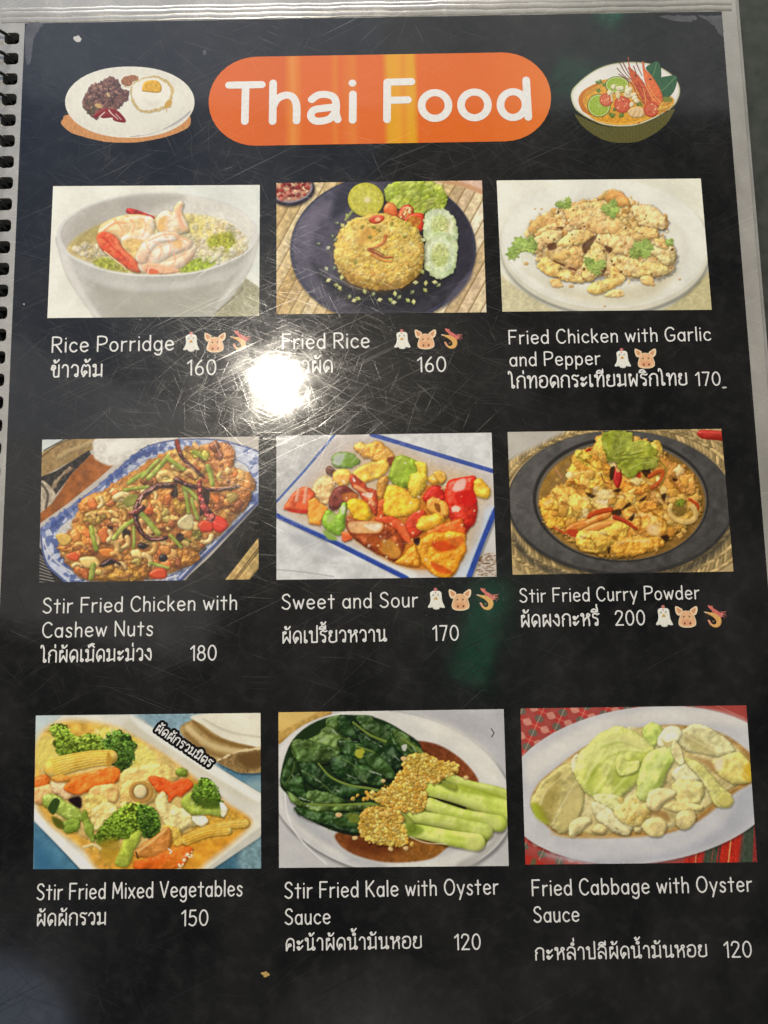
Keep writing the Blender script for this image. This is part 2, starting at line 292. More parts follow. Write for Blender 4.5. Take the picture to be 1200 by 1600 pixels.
    c.scat(520, "345,400 400,280 560,215 740,270 800,400 770,530 620,605 460,585 370,510", (7, 14), [(240, 212, 128), (226, 190, 96), (214, 170, 80), (246, 222, 150), (232, 204, 90), (204, 156, 74)], el=2.4, sh=2, rough=1, op=.75)
    c.blob("350,440 345,380 400,290 470,240 560,215 640,230 560,300 470,380 430,470", (240, 206, 120), soft=50, op=.35)
    c.blob("360,480 480,560 640,580 780,500 800,420 780,540 690,600 560,615 440,585", (150, 104, 40), soft=34, op=.5)
    c.blob("470,330 500,290 560,300 540,350 470,370", (226, 170, 80), soft=14, op=.6)
    c.blob("520,245 545,225 590,222 602,240 575,262 540,265", (196, 70, 44), 'chilli_slice', r=10, spec=.3, soft=2); c.blob("552,240 572,232 582,246 562,254", (232, 180, 130), soft=2)
    c.stroke("610,330 600,360 565,385 525,395", 22, (188, 100, 58), 'chilli', w2=10, soft=5, spec=.1, lump=3, op=.8)
    c.stroke("520,400 560,420 600,440 645,440", 15, (170, 84, 50), 'chilli', w2=8, soft=4, spec=.2, sh=5)
    c.stroke("525,395 560,405 600,430", 5, (96, 44, 40), soft=2, op=.8); c.stroke("535,425 590,455 640,465", 16, (222, 146, 70), w2=8, soft=2, spec=.2, sh=3)
    for x, y in ((545, 285), (575, 300), (528, 335), (708, 335), (487, 282), (450, 465), (640, 268)): c.blob(ell(x, y, 13, 9, x), (158, 150, 70), 'spring_onion', r=5, soft=2)
    on = ((355, 262), (385, 275), (330, 330), (310, 392), (258, 370), (300, 500), (340, 495), (312, 560), (352, 585), (370, 600), (420, 645), (445, 665), (466, 655), (500, 618), (545, 632), (578, 662), (635, 662), (658, 630), (680, 648), (652, 676), (725, 665), (755, 672), (748, 622), (765, 572), (815, 612), (818, 575), (885, 585), (865, 570), (410, 225), (380, 545), (345, 350), (805, 350), (800, 515))
    for i, (x, y) in enumerate(on):
        q = ((160, 168, 96), (190, 190, 120), (120, 130, 90), (206, 206, 150))[i % 4]
        if x < 360 and y < 520: q = ((96, 106, 92), (150, 156, 140))[i % 2]
        a = (i * 47) % 180; c.blob(ell(x, y, 17, 12, a, 4), q, 'spring_onion', r=6, soft=1, sh=7, sm=False); c.blob(ell(x + 3, y - 2, 6, 4, a), (222, 222, 180), soft=1, op=.6)
    c.stroke("400,245 435,200", 14, (150, 156, 100), 'spring_onion', r=6)
    c.stroke("262,500 330,535 420,585 490,610", 3, (196, 190, 190), op=.7); c.stroke("270,505 380,575 470,610", 2, (170, 164, 166), op=.6)
    return c.finish()
def cilantro(c, x, y, s, col, seed, n='coriander'):
    rs = np.random.RandomState(seed); k = None
    for i in range(7):
        a = rs.uniform(0, 6.28); q = rs.uniform(.25, .75) * s; px, py = x + q * math.cos(a), y + q * math.sin(a) * .9
        P = []
        for j in range(14):
            t = j / 14 * 6.283; rr = s * .46 * (1 if j % 2 else .66) * rs.uniform(.85, 1.15); P.append((px + rr * math.cos(t), py + rr * math.sin(t)))
        cc = np.array(col) * rs.uniform(.9, 1.12)
        c.blob(P, cc, n if k is None else k, r=3, soft=2, sh=4, lump=2, lsc=20, tex=.04, tsc=20); k = c.last
    for i in range(6):
        a = rs.uniform(0, 6.28); c.stroke([(x, y), (x + s * .8 * math.cos(a), y + s * .8 * math.sin(a))], 3, np.array(col) * 1.25, soft=1, op=.6)
def garlic_chicken():
    c = Canvas(1200, 800, (234, 231, 214), seed=8)
    c.blob("40,40 500,40 120,200 60,330", (238, 236, 222), soft=50)
    c.blob("30,520 120,600 260,690 400,760 30,760", (214, 206, 170), 'tablecloth', soft=8, sm=False, tex=.03)
    c.blob("1200,470 1200,780 840,760 960,700 1060,620 1130,540", (206, 196, 152), 'tablecloth', soft=8, sm=False, tex=.03)
    c.blob(ell(600, 405, 546, 345, 2, 44), (222, 217, 198), 'plate', soft=6, sh=30); b = c.last
    c.blob(ell(600, 385, 542, 338, 2, 40), (233, 231, 218), b, soft=4)
    c.blob(ell(602, 372, 530, 322, 2, 40), (238, 236, 225), soft=6)
    c.blob(ell(600, 395, 440, 255, 2, 36), (229, 226, 211), soft=26)
    c.blob(ell(600, 410, 400, 225, 2, 36), (235, 232, 219), soft=30)
    c.blob("180,520 400,660 640,700 860,660 980,540 900,560 600,640 340,600", (214, 204, 170), soft=34, op=.7)
    crumb = [(230, 190, 128), (218, 172, 106), (238, 206, 148), (210, 160, 94), (242, 214, 164)]
    c.blob("205,300 260,240 340,210 440,170 560,150 600,120 650,105 700,135 740,180 830,190 890,230 920,290 880,330 960,410 950,520 850,570 700,560 520,570 360,560 260,480 210,400", (220, 184, 126), 'fried_chicken', r=50, rough=7, soft=2, lump=10, lsc=18, col2=(236, 206, 152), tsc=40, sh=24)
    b = c.last
    c.scat(420, "200,320 300,230 560,150 650,105 720,150 880,220 915,300 700,340 400,350 240,360", (8, 22), crumb, rough=3, sh=4, spec=.03)
    CH = (232, 198, 142); 
    def piece(P, col=CH, r=32, sh=11, **k):
        col = tuple(min(255, v * 1.05 + 6) for v in col); c.blob(P, col, 'chicken_piece', r=r, soft=1.5, rough=3, rsc=18, lump=7, lsc=22, col2=tuple(min(255, v + 18) for v in col), tsc=30, sh=sh, amb=.64, spec=.05, **k)
    piece("205,300 250,250 330,245 345,290 280,330 230,345", (206, 160, 98)); piece("235,330 290,290 370,270 390,300 310,330 250,350", (226, 180, 120), r=18)
    piece("390,210 470,180 590,175 600,240 590,320 510,325 420,290", (226, 184, 122), r=40)
    piece("750,200 800,180 870,200 915,260 900,310 840,300 780,285 755,240", (230, 194, 138)); piece("600,150 640,108 700,130 730,185 660,190", (200, 146, 82), r=26)
    piece("560,300 610,255 680,260 720,330 650,350 570,340", (214, 172, 112))
    piece("680,330 760,300 860,310 880,350 800,370 720,380", (216, 176, 112))
    piece("205,400 240,350 310,315 375,320 370,360 300,400 240,435", (228, 192, 132)); piece("360,380 400,340 470,310 540,335 520,370 440,395 370,400", (230, 190, 118), r=22)
    piece("545,350 620,335 700,345 760,370 735,435 670,440 600,400", (224, 186, 128))
    piece("330,465 380,420 460,400 500,420 480,500 450,520 390,500", (206, 164, 102)); c.stroke("330,475 390,500 450,525", 9, (120, 70, 50), soft=3)
    piece("480,560 490,470 520,400 560,380 600,420 600,500 560,560 510,585", (226, 188, 118), r=36)
    piece("245,500 290,455 350,490 430,535 500,570 480,595 400,580 310,550", (226, 184, 110), r=24)
    piece("830,420 880,400 960,400 965,450 930,500 880,470", (228, 196, 140)); piece("860,360 910,370 930,410 870,400", (220, 176, 110), r=16)
    piece("630,470 680,445 760,460 840,480 930,510 925,545 850,560 740,555 670,530", (230, 192, 126), r=36)
    piece("505,625 540,590 620,565 640,500 690,545 705,580 640,620 560,650", (232, 188, 112), r=32)
    piece("785,565 830,555 860,575 840,600 795,595", (228, 188, 120), r=16, sh=6); piece("590,650 650,625 695,635 690,660 610,668", (230, 190, 124), r=14, sh=6); piece("310,570 360,575 380,610 330,610", (222, 178, 112), r=10, sh=6)
    c.scat(300, "230,300 560,170 880,260 960,420 900,540 640,600 320,540 220,420", (4, 12), crumb + [(240, 212, 160)], rough=2, sh=3, op=.8)
    c.scat(46, "230,300 560,170 880,260 940,480 640,600 300,540", (4, 7), [(96, 66, 44), (70, 50, 40), (130, 90, 60)], sh=0, op=.8)
    for P in ("300,390 340,380 350,410 310,420", "480,400 520,360 560,340 540,380 500,440", "600,395 640,410 625,435 605,420", "345,300 380,300 375,312", "580,555 610,520 600,500", "370,510 380,520 360,522"): c.blob(P, (84, 54, 40), soft=5, op=.75)
    for x, y, s, k in ((170, 415, 92, 1), (388, 180, 46, 2), (635, 210, 56, 3), (792, 410, 70, 4), (552, 490, 62, 5), (940, 378, 26, 6), (215, 360, 20, 7), (740, 435, 16, 8)): cilantro(c, x, y, s, (158, 180, 98), k)
    for x, y, q in ((990, 572, 8), (600, 712, 7), (425, 608, 14), (190, 490, 14), (270, 205, 7), (236, 205, 6), (680, 640, 12), (850, 600, 14)): c.blob(ell(x, y, q, q * .7), (214, 178, 120), r=5, soft=2)
    return c.finish()
def cashew(c, x, y, s, a, col=(222, 168, 90), n='cashew_nut', **k):
    P = []
    for t in np.linspace(-1, 1, 7):
        u, v = s * .8 * t, s * (.42 * t * t - .2); r = math.radians(a); P.append((x + u * math.cos(r) - v * math.sin(r), y + u * math.sin(r) + v * math.cos(r)))
    c.stroke(P, s * .84, col, n, w2=s * .66, soft=1, sh=8, spec=.22, lump=2, lsc=24, amb=.52, col2=tuple(v * .86 for v in col), tsc=20, **k)
def chicken_cashew():
    c = Canvas(1200, 811, (196, 188, 178), seed=12)
    c.blob("40,40 370,40 300,110 60,240 40,240", (160, 132, 88), sm=False, soft=3, tex=.06)
    c.blob("40,40 200,40 40,125", (206, 210, 206), sm=False, soft=3); c.stroke("50,140 130,80 210,45", 8, (120, 96, 60), soft=2); c.stroke("60,110 170,50", 5, (60, 62, 60), soft=1)
    c.stroke("140,140 230,100 300,70", 30, (184, 160, 116), soft=8, op=.8, rough=4)
    c.blob("40,245 120,215 290,108 300,130 210,220 120,335 90,290 40,285", (56, 50, 46), 'pan', sm=False, soft=3, tex=.2, tsc=20); c.stroke("110,295 150,240 190,205", 24, (150, 126, 104), soft=4, rough=4, lump=6)
    c.blob("40,275 75,275 120,340 70,420 40,430", (186, 172, 150), soft=4, tex=.08); c.stroke("50,280 80,330 70,400", 12, (96, 84, 72), soft=4)
    c.blob("300,130 420,180 340,250 180,380 40,480 40,430 100,380 200,230", (160, 96, 46), 'table', sm=False, soft=3, tex=.07, tsc=60)
    c.blob("350,40 760,40 600,90 430,185 330,160 315,120", (222, 216, 204), 'napkin', soft=8, tex=.03); c.blob("420,60 560,60 480,120 380,130", (236, 232, 222), soft=14)
    c.blob("1150,380 1200,380 1200,811 740,811 800,740 900,650", (44, 42, 40), 'table', sm=False, soft=3, tex=.12, tsc=50)
    c.blob("30,590 120,700 240,811 30,811", (48, 44, 42), 'table', sm=False, soft=3, tex=.12)
    for i in range(9): c.stroke([(38, 640 + i * 17), (70 + i * 6, 668 + i * 15)], 4, (205, 200, 190), soft=1, op=.8)
    for P in ("960,790 1145,555 1165,600 1020,790", "1020,790 1165,605 1165,690 1080,790"): c.blob(P, (198, 168, 112), 'chopstick', sm=False, r=14, soft=1, tex=.05)
    c.stroke("1020,770 1150,600", 5, (110, 84, 50), soft=2); c.stroke("1100,470 1160,485", 3, (190, 190, 190), op=.6)
    PL = "42,520 75,480 200,390 370,260 520,130 590,85 720,55 900,50 1020,70 1180,140 1180,320 1130,385 960,560 800,720 740,780 620,811 250,811 120,740 60,660"
    c.blob(PL, (84, 96, 140), 'plate', soft=1, sh=14); b = c.last
    IN = [((x - 600) * .985 + 600, (y - 430) * .975 + 428) for x, y in pts(PL)]
    c.blob(IN, (196, 200, 216), soft=2, tex=.03)
    # blue pattern band
    for i in range(150):
        P = crom(pts(PL), True, 8); k = c.rs.randint(len(P)); x, y = P[k]; f = c.rs.uniform(.845, .965); x, y = (x - 600) * f + 600, (y - 430) * f + 430
        c.blob(np.array(ell(x, y, c.rs.uniform(10, 30), c.rs.uniform(6, 14), c.rs.uniform(0, 180), 8)) + c.rs.uniform(-5, 5, (8, 2)), ((96, 112, 160), (116, 130, 172), (78, 94, 146))[i % 3], soft=2, rough=4, op=.85)
    for P in ("60,510 200,405 380,270", "385,262 520,150 620,95"): c.stroke(P, 26, (60, 80, 146), soft=5, op=.55, rough=5)
    c.blob([((x - 600) * .84 + 605, (y - 430) * .83 + 440) for x, y in pts(PL)], (206, 202, 196), soft=4, tex=.03)
    c.stroke([((x - 600) * .85 + 605, (y - 430) * .84 + 440) for x, y in pts(PL)], 4, (90, 106, 150), soft=1, op=.7)
    c.stroke("60,560 95,640 190,720 340,765 600,770 740,745", 10, (225, 222, 220), soft=3, op=.8)
    c.stroke("740,780 960,560 1140,375", 14, (70, 84, 140), soft=4, op=.7); c.stroke("760,745 950,550 1120,385", 6, (214, 214, 220), soft=2)
    BR = (186, 124, 62)
    c.blob("130,590 200,500 240,400 330,330 440,260 560,180 680,120 800,90 900,75 1010,80 1030,190 1110,230 1130,300 1060,420 970,520 880,600 800,690 660,740 560,770 380,775 240,745 150,650", BR, 'stir_fry', r=60, rough=6, soft=2, lump=10, lsc=26, col2=(206, 148, 78), tsc=36, sh=18); M = c.last
    c.blob("250,560 420,420 640,330 860,300 900,420 760,560 520,690 380,720", (136, 84, 46), soft=30, op=.5, lump=8)
    def chk(P, col=(170, 104, 54), n='chicken_piece', r=26, **k):
        col = (min(255, col[0] * 1.16), min(255, col[1] * 1.2), col[2] * .98); c.blob(P, col, n, r=r, soft=1.5, rough=4, rsc=18, lump=9, lsc=20, col2=tuple(v * .84 for v in col), tsc=22, sh=12, spec=.25, amb=.6, gl=14, **k)
    chk("900,90 960,70 1020,90 1030,150 1010,210 950,230 910,180", (176, 108, 66)); chk("940,220 1010,200 1060,210 1110,250 1130,300 1080,330 1000,310 940,280", (178, 116, 70)); chk("1000,330 1070,310 1110,330 1080,400 1020,430 990,390", (152, 90, 48))
    chk("680,120 760,110 830,150 890,200 850,240 760,210 690,170", (186, 134, 74)); chk("800,110 890,110 890,150 830,150", (176, 158, 74))
    chk("600,320 660,290 720,310 750,380 740,450 680,480 620,460 590,380", (172, 104, 52)); chk("240,370 300,330 370,340 350,410 280,430 235,410", (196, 122, 66)); chk("330,340 380,320 400,380 360,430 320,400", (202, 142, 78))
    chk("190,540 240,490 290,500 330,560 320,630 250,640 190,600", (200, 120, 60)); chk("130,600 180,570 210,600 190,630 150,625", (196, 118, 60)); chk("210,700 260,680 300,700 280,740 220,735", (196, 110, 54))
    chk("465,640 520,600 580,630 605,700 580,755 510,740 470,690", (152, 96, 44), r=36); chk("690,640 740,605 820,610 850,650 800,690 720,705 690,680", (166, 104, 48), r=30); chk("335,740 360,695 410,700 390,770 345,775", (148, 100, 46)); chk("385,740 430,705 500,705 545,740 530,770 410,775", (166, 116, 50), r=30)
    chk("900,340 960,330 1010,360 1000,400 940,400 895,375", (140, 80, 44)); chk("640,490 700,470 720,500 680,520 640,515", (150, 90, 50)); chk("720,350 770,330 780,400 760,440 725,400", (170, 124, 56)); chk("340,470 400,455 410,500 360,510", (168, 96, 60))
    chk("560,390 610,375 635,410 600,440 565,430", (186, 86, 48), r=18); chk("270,430 330,410 370,450 330,480 270,470", (178, 140, 84)); chk("700,560 740,550 760,590 720,610 680,640 650,620", (140, 92, 50)); chk("780,560 850,540 870,600 820,620", (150, 104, 52))
    chk("555,250 640,235 640,285 570,290", (126, 72, 40)); chk("760,520 830,510 860,545 800,570 760,560", (120, 104, 44), r=12); chk("600,520 660,540 650,560 600,570", (104, 60, 36), r=10)
    c.scat(260, "150,600 260,400 560,190 900,100 1090,280 880,580 560,750 260,720", (6, 16), [(190, 130, 70), (150, 90, 44), (214, 160, 90), (110, 62, 34), (176, 140, 66)], spec=.4, sh=5, rough=2, op=.7)
    c.scat(190, "150,610 260,420 420,310 560,200 760,110 930,90 1090,260 1040,420 880,580 700,700 520,750 280,740", (16, 34), [(214, 150, 78), (196, 126, 60), (228, 170, 96), (168, 98, 48), (206, 116, 54), (150, 84, 44), (188, 160, 84), (234, 190, 120)], spec=.3, sh=8, rough=3, el=1.7)
    for P in ("460,500 500,520 490,560 460,550", "740,530 770,540 760,570 730,560", "860,330 900,320 890,400 850,440", "540,580 590,590 570,610 545,605", "380,490 410,500 400,520", "700,330 730,300 740,340 720,350", "340,700 380,660 440,680 400,690"): c.blob(P, (38, 26, 24), soft=5, op=.85)
    c.blob(ell(665, 655, 22, 20), (34, 26, 26), 'black_bean', r=14, spec=.4); c.blob(ell(556, 593, 22, 14), (40, 30, 28), 'black_bean', r=12, spec=.4)
    # onion, pepper, carrots
    c.blob("742,465 790,430 815,440 820,490 800,515 755,505 738,490", (206, 190, 140), 'onion', r=12, spec=.2, sh=8); c.blob("410,340 450,318 495,325 498,360 450,370 412,365", (216, 190, 128), 'onion', r=14, spec=.3, sh=8)
    c.blob("838,490 860,465 915,462 925,500 910,522 860,525", (206, 58, 26), 'red_pepper', r=14, spec=.35, sh=8, sm=False); c.blob("915,470 930,440 975,455 995,490 960,525 925,515", (214, 52, 30), 'red_pepper', r=16, spec=.35, sh=8)
    c.blob("592,735 630,708 675,712 680,755 620,760", (204, 72, 34), 'red_pepper', r=14, spec=.3, sh=8); c.blob("175,640 215,625 240,650 225,670 185,660", (206, 84, 40), 'red_pepper', r=10, spec=.3); c.blob("335,520 360,505 385,520 380,575 345,570", (206, 108, 48), 'carrot', r=14, spec=.2, sh=6); c.blob("340,615 390,605 430,625 420,650 360,648", (214, 124, 50), 'carrot', r=14, spec=.2, sh=6)
    c.blob("240,665 260,650 320,650 342,680 330,700 270,705", (226, 188, 112), 'onion', r=14, spec=.4, sh=8); c.blob("120,540 160,530 200,550 190,580 150,590", (220, 178, 88), 'onion', r=10, spec=.2, sh=6)
    for a in ((405, 430, 34, 10), (435, 475, 30, 40), (466, 435, 28, 70), (690, 235, 46, 20), (620, 330, 30, 60), (640, 385, 34, 40), (672, 265, 44, 200), (810, 225, 34, 30), (890, 565, 34, 150), (610, 615, 40, 130), (560, 310, 34, 170), (455, 345, 34, 5), (420, 590, 44, 60), (395, 545, 30, 100), (430, 640, 30, 30), (350, 375, 30, 100), (300, 440, 26, 20), (330, 560, 32, 70), (250, 590, 30, 20), (480, 580, 34, 110), (370, 430, 32, 20), (520, 300, 28, 20), (740, 190, 30, 10), (230, 690, 26, 0), (590, 660, 36, 60), (640, 440, 34, 80), (455, 690, 30, 20)): cashew(c, *a, col=((232, 182, 108), (226, 166, 88), (236, 196, 130))[a[0] % 3])
    # spring onion
    for P, w in (("690,140 640,200 590,250", 24), ("590,215 540,240 490,275", 22), ("685,145 730,180 770,205", 22), ("770,290 785,360 795,425", 20), ("775,295 815,330 850,370", 20), ("810,355 820,400 840,455", 18), ("550,425 590,470 640,530", 28), ("415,555 460,500 515,465", 24), ("515,500 518,560 515,600", 16), ("300,500 310,550 325,610", 24), ("890,190 905,230 915,280", 26), ("470,310 540,300 590,295", 18), ("310,690 305,725 300,755", 28), ("600,680 640,690 690,705", 16), ("700,540 730,570 755,600", 16), ("820,115 850,135 880,155", 16), ("560,245 600,200 640,160", 20)):
        c.stroke(P, w, (140, 154, 56), 'spring_onion', soft=1, sh=7, spec=.12, col2=(170, 178, 84), tsc=26)
    c.blob("470,350 520,330 540,350 510,390 470,385", (150, 150, 70), 'spring_onion', r=8, sh=6)
    # dried chillies
    for P, w, w2, q in (("735,65 745,110 770,155 820,200 870,245", 24, 12, (100, 44, 28)), ("720,285 640,290 570,330 530,390 525,450 545,510 590,555 650,560 680,550", 30, 18, (84, 34, 22)), ("730,255 790,285 860,300 940,310 1045,290", 26, 10, (78, 28, 24)), ("850,270 852,330 870,390 905,445", 18, 46, (140, 34, 24)), ("500,430 530,420 560,400", 20, 30, (110, 40, 28)), ("360,690 400,665 445,685", 20, 12, (60, 26, 28))):
        c.stroke(P, w, q, 'dried_chilli', w2=w2, soft=1, sh=12, spec=.5, gl=10, lump=8, lsc=22, col2=tuple(v * .5 for v in q), tsc=16, amb=.4)
    for P in ("545,380 560,340 610,305", "548,440 560,500 600,540", "780,180 830,215", "900,300 1030,296", "862,300 868,360", "760,130 785,160"): c.stroke(P, 4, (226, 190, 160), soft=2, op=.7, rough=2)
    c.blob("725,60 740,55 755,110 740,115", (150, 60, 40), 'dried_chilli', soft=2)
    return c.finish()
def sweet_sour():
    c = Canvas(1200, 811, (212, 210, 206), seed=14)
    c.blob("40,40 340,40 40,380", (200, 198, 195), sm=False, soft=10, tex=.04, tsc=80); c.blob("550,40 1160,40 1160,230", (218, 218, 216), sm=False, soft=10, tex=.03, tsc=80)
    c.blob("40,470 700,780 40,780", (214, 214, 212), sm=False, soft=6, tex=.03, tsc=120); c.stroke("40,730 160,740 330,765", 5, (150, 146, 142), soft=2, op=.6); c.blob("100,540 380,600 420,640 300,650 130,590", (190, 190, 192), soft=20, op=.8)
    c.blob("1060,640 1200,640 1200,790 1020,790", (206, 196, 184), sm=False, soft=4)
    for i in range(60): c.blob(ell(c.rs.uniform(1060, 1160), c.rs.uniform(650, 760), c.rs.uniform(4, 16), 3, -5, 6), (120, 84, 56), soft=1, op=.7)
    PL = "330,40 530,40 1160,235 1160,430 1020,780 705,780 30,455 30,395"
    c.blob(PL, (212, 205, 200), 'plate', sm=False, soft=2, sh=18); b = c.last
    c.blob("340,60 540,60 1120,250 1120,420 980,740 700,740 90,440 90,410", (206, 198, 192), sm=False, soft=26, tex=.02); c.blob("300,110 430,70 700,120 400,170 220,300 100,390 80,410", (196, 184, 176), soft=30, op=.7)
    c.blob("340,590 600,690 740,740 700,770 330,620", (226, 228, 226), soft=14); c.blob("1100,430 1140,440 1010,740 950,745 1060,580", (206, 212, 222), soft=10)
    for P, w, q in (("335,45 180,230 40,385", 12, (84, 112, 172)), ("520,45 800,130 1150,235", 22, (70, 92, 166)), ("40,455 330,590 700,775", 24, (52, 78, 160)), ("1150,425 1085,580 1010,780", 26, (58, 84, 164)), ("1130,430 1000,760", 4, (150, 170, 205)), ("30,392 40,460", 8, (90, 120, 176)), ("60,455 350,585 700,760", 5, (150, 166, 200))): c.stroke(P, w, q, soft=2, sm=False, tex=.04, r=0)
    c.blob("90,410 210,300 330,200 460,100 650,120 850,200 1030,250 1130,340 1060,420 1040,530 960,720 800,740 640,700 470,610 330,540 200,490", (222, 180, 120), soft=40, op=.5)
    c.blob("390,470 500,380 700,300 900,330 1000,500 940,700 780,730 640,700 500,620 420,560", (214, 128, 46), 'sauce', soft=14, lump=6, col2=(206, 130, 44)); 
    R = (206, 46, 26); O = (228, 150, 44); Y = (232, 184, 56); G = (138, 160, 44); BRN = (112, 48, 28)
    def p(P, col, n, r=24, **k):
        d = dict(soft=2.6, sh=11, spec=.22, lump=3, lsc=50, rough=4, rsc=30, tex=.03, col2=tuple(min(255, v * 1.12 + 4) for v in col), tsc=40, amb=.58, gl=16); d.update(k); c.blob(P, col, n, r=r, **d)
    p("290,220 310,205 340,230 320,255 295,250", (96, 50, 34), 'aubergine'); p("215,320 270,260 330,270 330,330 300,400 240,370", (222, 178, 120), 'chicken_piece', rough=4, lump=6, lsc=20)
    p("318,180 335,145 390,138 440,150 465,185 430,210 360,215 325,205", (112, 138, 62), 'green_pepper', r=18); c.blob("325,190 340,150 385,145 360,200", (196, 200, 196), soft=8, op=.8); c.blob("380,170 440,160 450,190 400,208", (120, 156, 44), soft=8, op=.8)
    p("435,110 460,85 500,90 540,75 570,90 630,140 640,180 600,215 540,180 480,165", (222, 158, 66), 'pineapple', rough=4, lump=7, lsc=18); c.blob("600,165 640,160 640,195 610,205", (140, 66, 28), soft=6)
    p("425,230 500,190 590,165 615,200 600,240 540,275 480,300 445,275", (234, 176, 66), 'pineapple', r=18); p("610,235 640,170 670,152 740,175 770,210 770,250 730,300 680,320 630,290 605,265", G, 'green_pepper', r=34); c.blob("640,180 700,170 680,230 630,240", (166, 182, 70), soft=14, op=.7)
    p("745,190 790,195 800,240 770,260", (224, 190, 60), 'pineapple', r=14); p("330,240 370,222 415,240 418,280 385,308 345,300 325,275", (232, 172, 70), 'ginkgo_nut', r=30)
    p("320,330 370,305 420,320 450,360 400,380 350,430 300,410", (110, 44, 34), 'aubergine', r=20); c.blob("370,350 430,340 455,365 390,385", (190, 110, 50), soft=6, lump=5)
    p("415,250 440,255 500,310 550,340 555,400 545,450 510,420 460,350 415,290", (176, 60, 26), 'aubergine', r=18); c.stroke("440,310 490,340 530,400", 20, (236, 160, 110), soft=6); c.blob("470,345 525,340 520,365 490,360", (250, 226, 200), soft=4, op=.9); c.blob("425,262 440,280 430,285", (255, 240, 230), soft=2)
    p("550,290 580,250 605,260 600,330 560,380", (190, 130, 50), 'sauce_piece'); p("78,415 110,365 150,320 190,310 230,345 215,385 200,440 150,442 100,430", (212, 84, 40), 'tomato', r=20); 
    for P in ("150,330 140,380", "190,320 180,390"): c.stroke(P, 18, (240, 180, 150), soft=5, op=.8)
    c.blob("90,425 150,430 200,425 190,443 120,440", (206, 44, 20), soft=5); p("200,380 235,368 295,415 290,450 260,510 205,500 198,440", (230, 142, 48), 'carrot', r=16, sm=False)
    p("272,470 300,430 345,450 365,400 395,395 392,450 385,520 350,555 300,540 275,500", (122, 160, 42), 'green_pepper', r=22); c.blob("365,410 385,405 385,440 370,450", (210, 216, 180), soft=5); c.blob("300,455 335,450 320,490 295,495", (176, 196, 110), soft=7); c.blob("275,530 330,555 345,580 300,575", (150, 180, 80), soft=6)
    p("370,540 410,545 430,575 390,590 370,575", (210, 90, 40), 'tomato', r=10); p("555,390 600,375 600,450 555,465", (208, 84, 30), 'red_pepper', r=12)
    p("780,360 830,305 880,310 900,370 860,400 800,395", (192, 36, 22), 'red_pepper'); p("800,270 850,245 890,260 885,300 830,305", (228, 160, 60), 'ginkgo_nut'); p("835,240 880,235 900,270 870,290", (226, 170, 70), 'ginkgo_nut', r=12)
    p("890,370 900,310 930,270 1000,255 1045,262 1050,330 1055,420 1050,480 1000,550 960,520 930,480 900,430", R, 'red_pepper', r=40, spec=.4); c.blob("930,320 950,285 985,268 1000,285 985,330 945,335", (238, 190, 176), soft=7); c.blob("930,415 960,410 965,445 930,440", (246, 210, 190), soft=5, rough=6); c.blob("950,340 1040,330 1040,400 960,400", (214, 40, 24), soft=12)
    p("1040,290 1075,272 1115,310 1120,350 1090,375 1050,350", (236, 178, 60), 'ginkgo_nut', r=30)
    p("590,330 625,300 690,320 735,345 765,390 755,440 690,462 590,455", (236, 174, 48), 'pineapple', r=26, lump=3); p("705,290 725,245 760,232 800,250 798,310 765,355 735,365 708,330", (232, 188, 62), 'ginkgo_nut', r=36)
    p("400,395 430,370 480,378 520,430 520,470 480,490 430,470", (238, 176, 36), 'ginkgo_nut', r=36); p("540,470 600,460 660,475 720,540 700,590 640,560 570,500", (206, 72, 32), 'red_pepper', r=18); c.blob("640,490 680,490 720,580 700,590", (226, 110, 60), soft=6)
    p("400,470 440,480 580,490 640,520 690,590 680,650 640,690 570,660 500,620 440,580 400,530", (150, 66, 26), 'aubergine', r=30, lump=6); c.blob("400,500 440,485 570,492 560,540 480,545 420,540", (230, 180, 120), soft=7); c.blob("480,505 570,500 540,535", (246, 226, 196), soft=6); c.blob("550,590 620,580 670,640 640,675 570,640", (206, 140, 60), soft=10); c.blob("500,560 560,570 570,620 520,600", (176, 84, 34), soft=10, op=.9)
    p("700,480 780,430 800,480 770,550 720,570", (190, 56, 30), 'red_pepper', r=12); p("800,380 840,358 890,385 915,430 905,465 870,470 820,440", (224, 146, 60), 'ginkgo_nut', r=24); c.blob("838,395 865,400 870,440 850,430", (150, 90, 34), soft=4)
    p("750,495 775,460 830,445 880,455 885,490 850,525 790,535 755,520", (234, 160, 46), 'ginkgo_nut', r=34); p("800,540 900,490 980,475 992,560 960,580 870,580", (222, 96, 34), 'pineapple', r=20)
    p("740,640 780,560 870,545 985,545 1000,620 970,690 930,770 850,770 780,710", (234, 150, 40), 'pineapple', r=26, lump=6, lsc=30); c.blob("830,590 930,585 950,620 880,640 840,625", (214, 84, 30), soft=9); c.blob("820,690 900,720 930,750 850,740", (216, 96, 36), soft=8); c.blob("900,580 980,560 985,600 940,610", (228, 120, 50), soft=8)
    p("640,690 700,640 740,600 760,640 770,700 740,720 680,710", (216, 136, 34), 'sauce_piece', lump=6); c.blob("735,575 765,570 760,605 740,600", (60, 24, 20), soft=4)
    c.scat(70, "300,300 600,150 1000,280 1000,700 640,690 400,540", (3, 9), [(255, 240, 220), (250, 220, 170)], sh=0, op=.6)
    c.stroke("300,140 400,75", 3, (250, 250, 250), op=.6); c.stroke("420,190 520,70", 3, (250, 245, 235), op=.6)
    return c.finish()
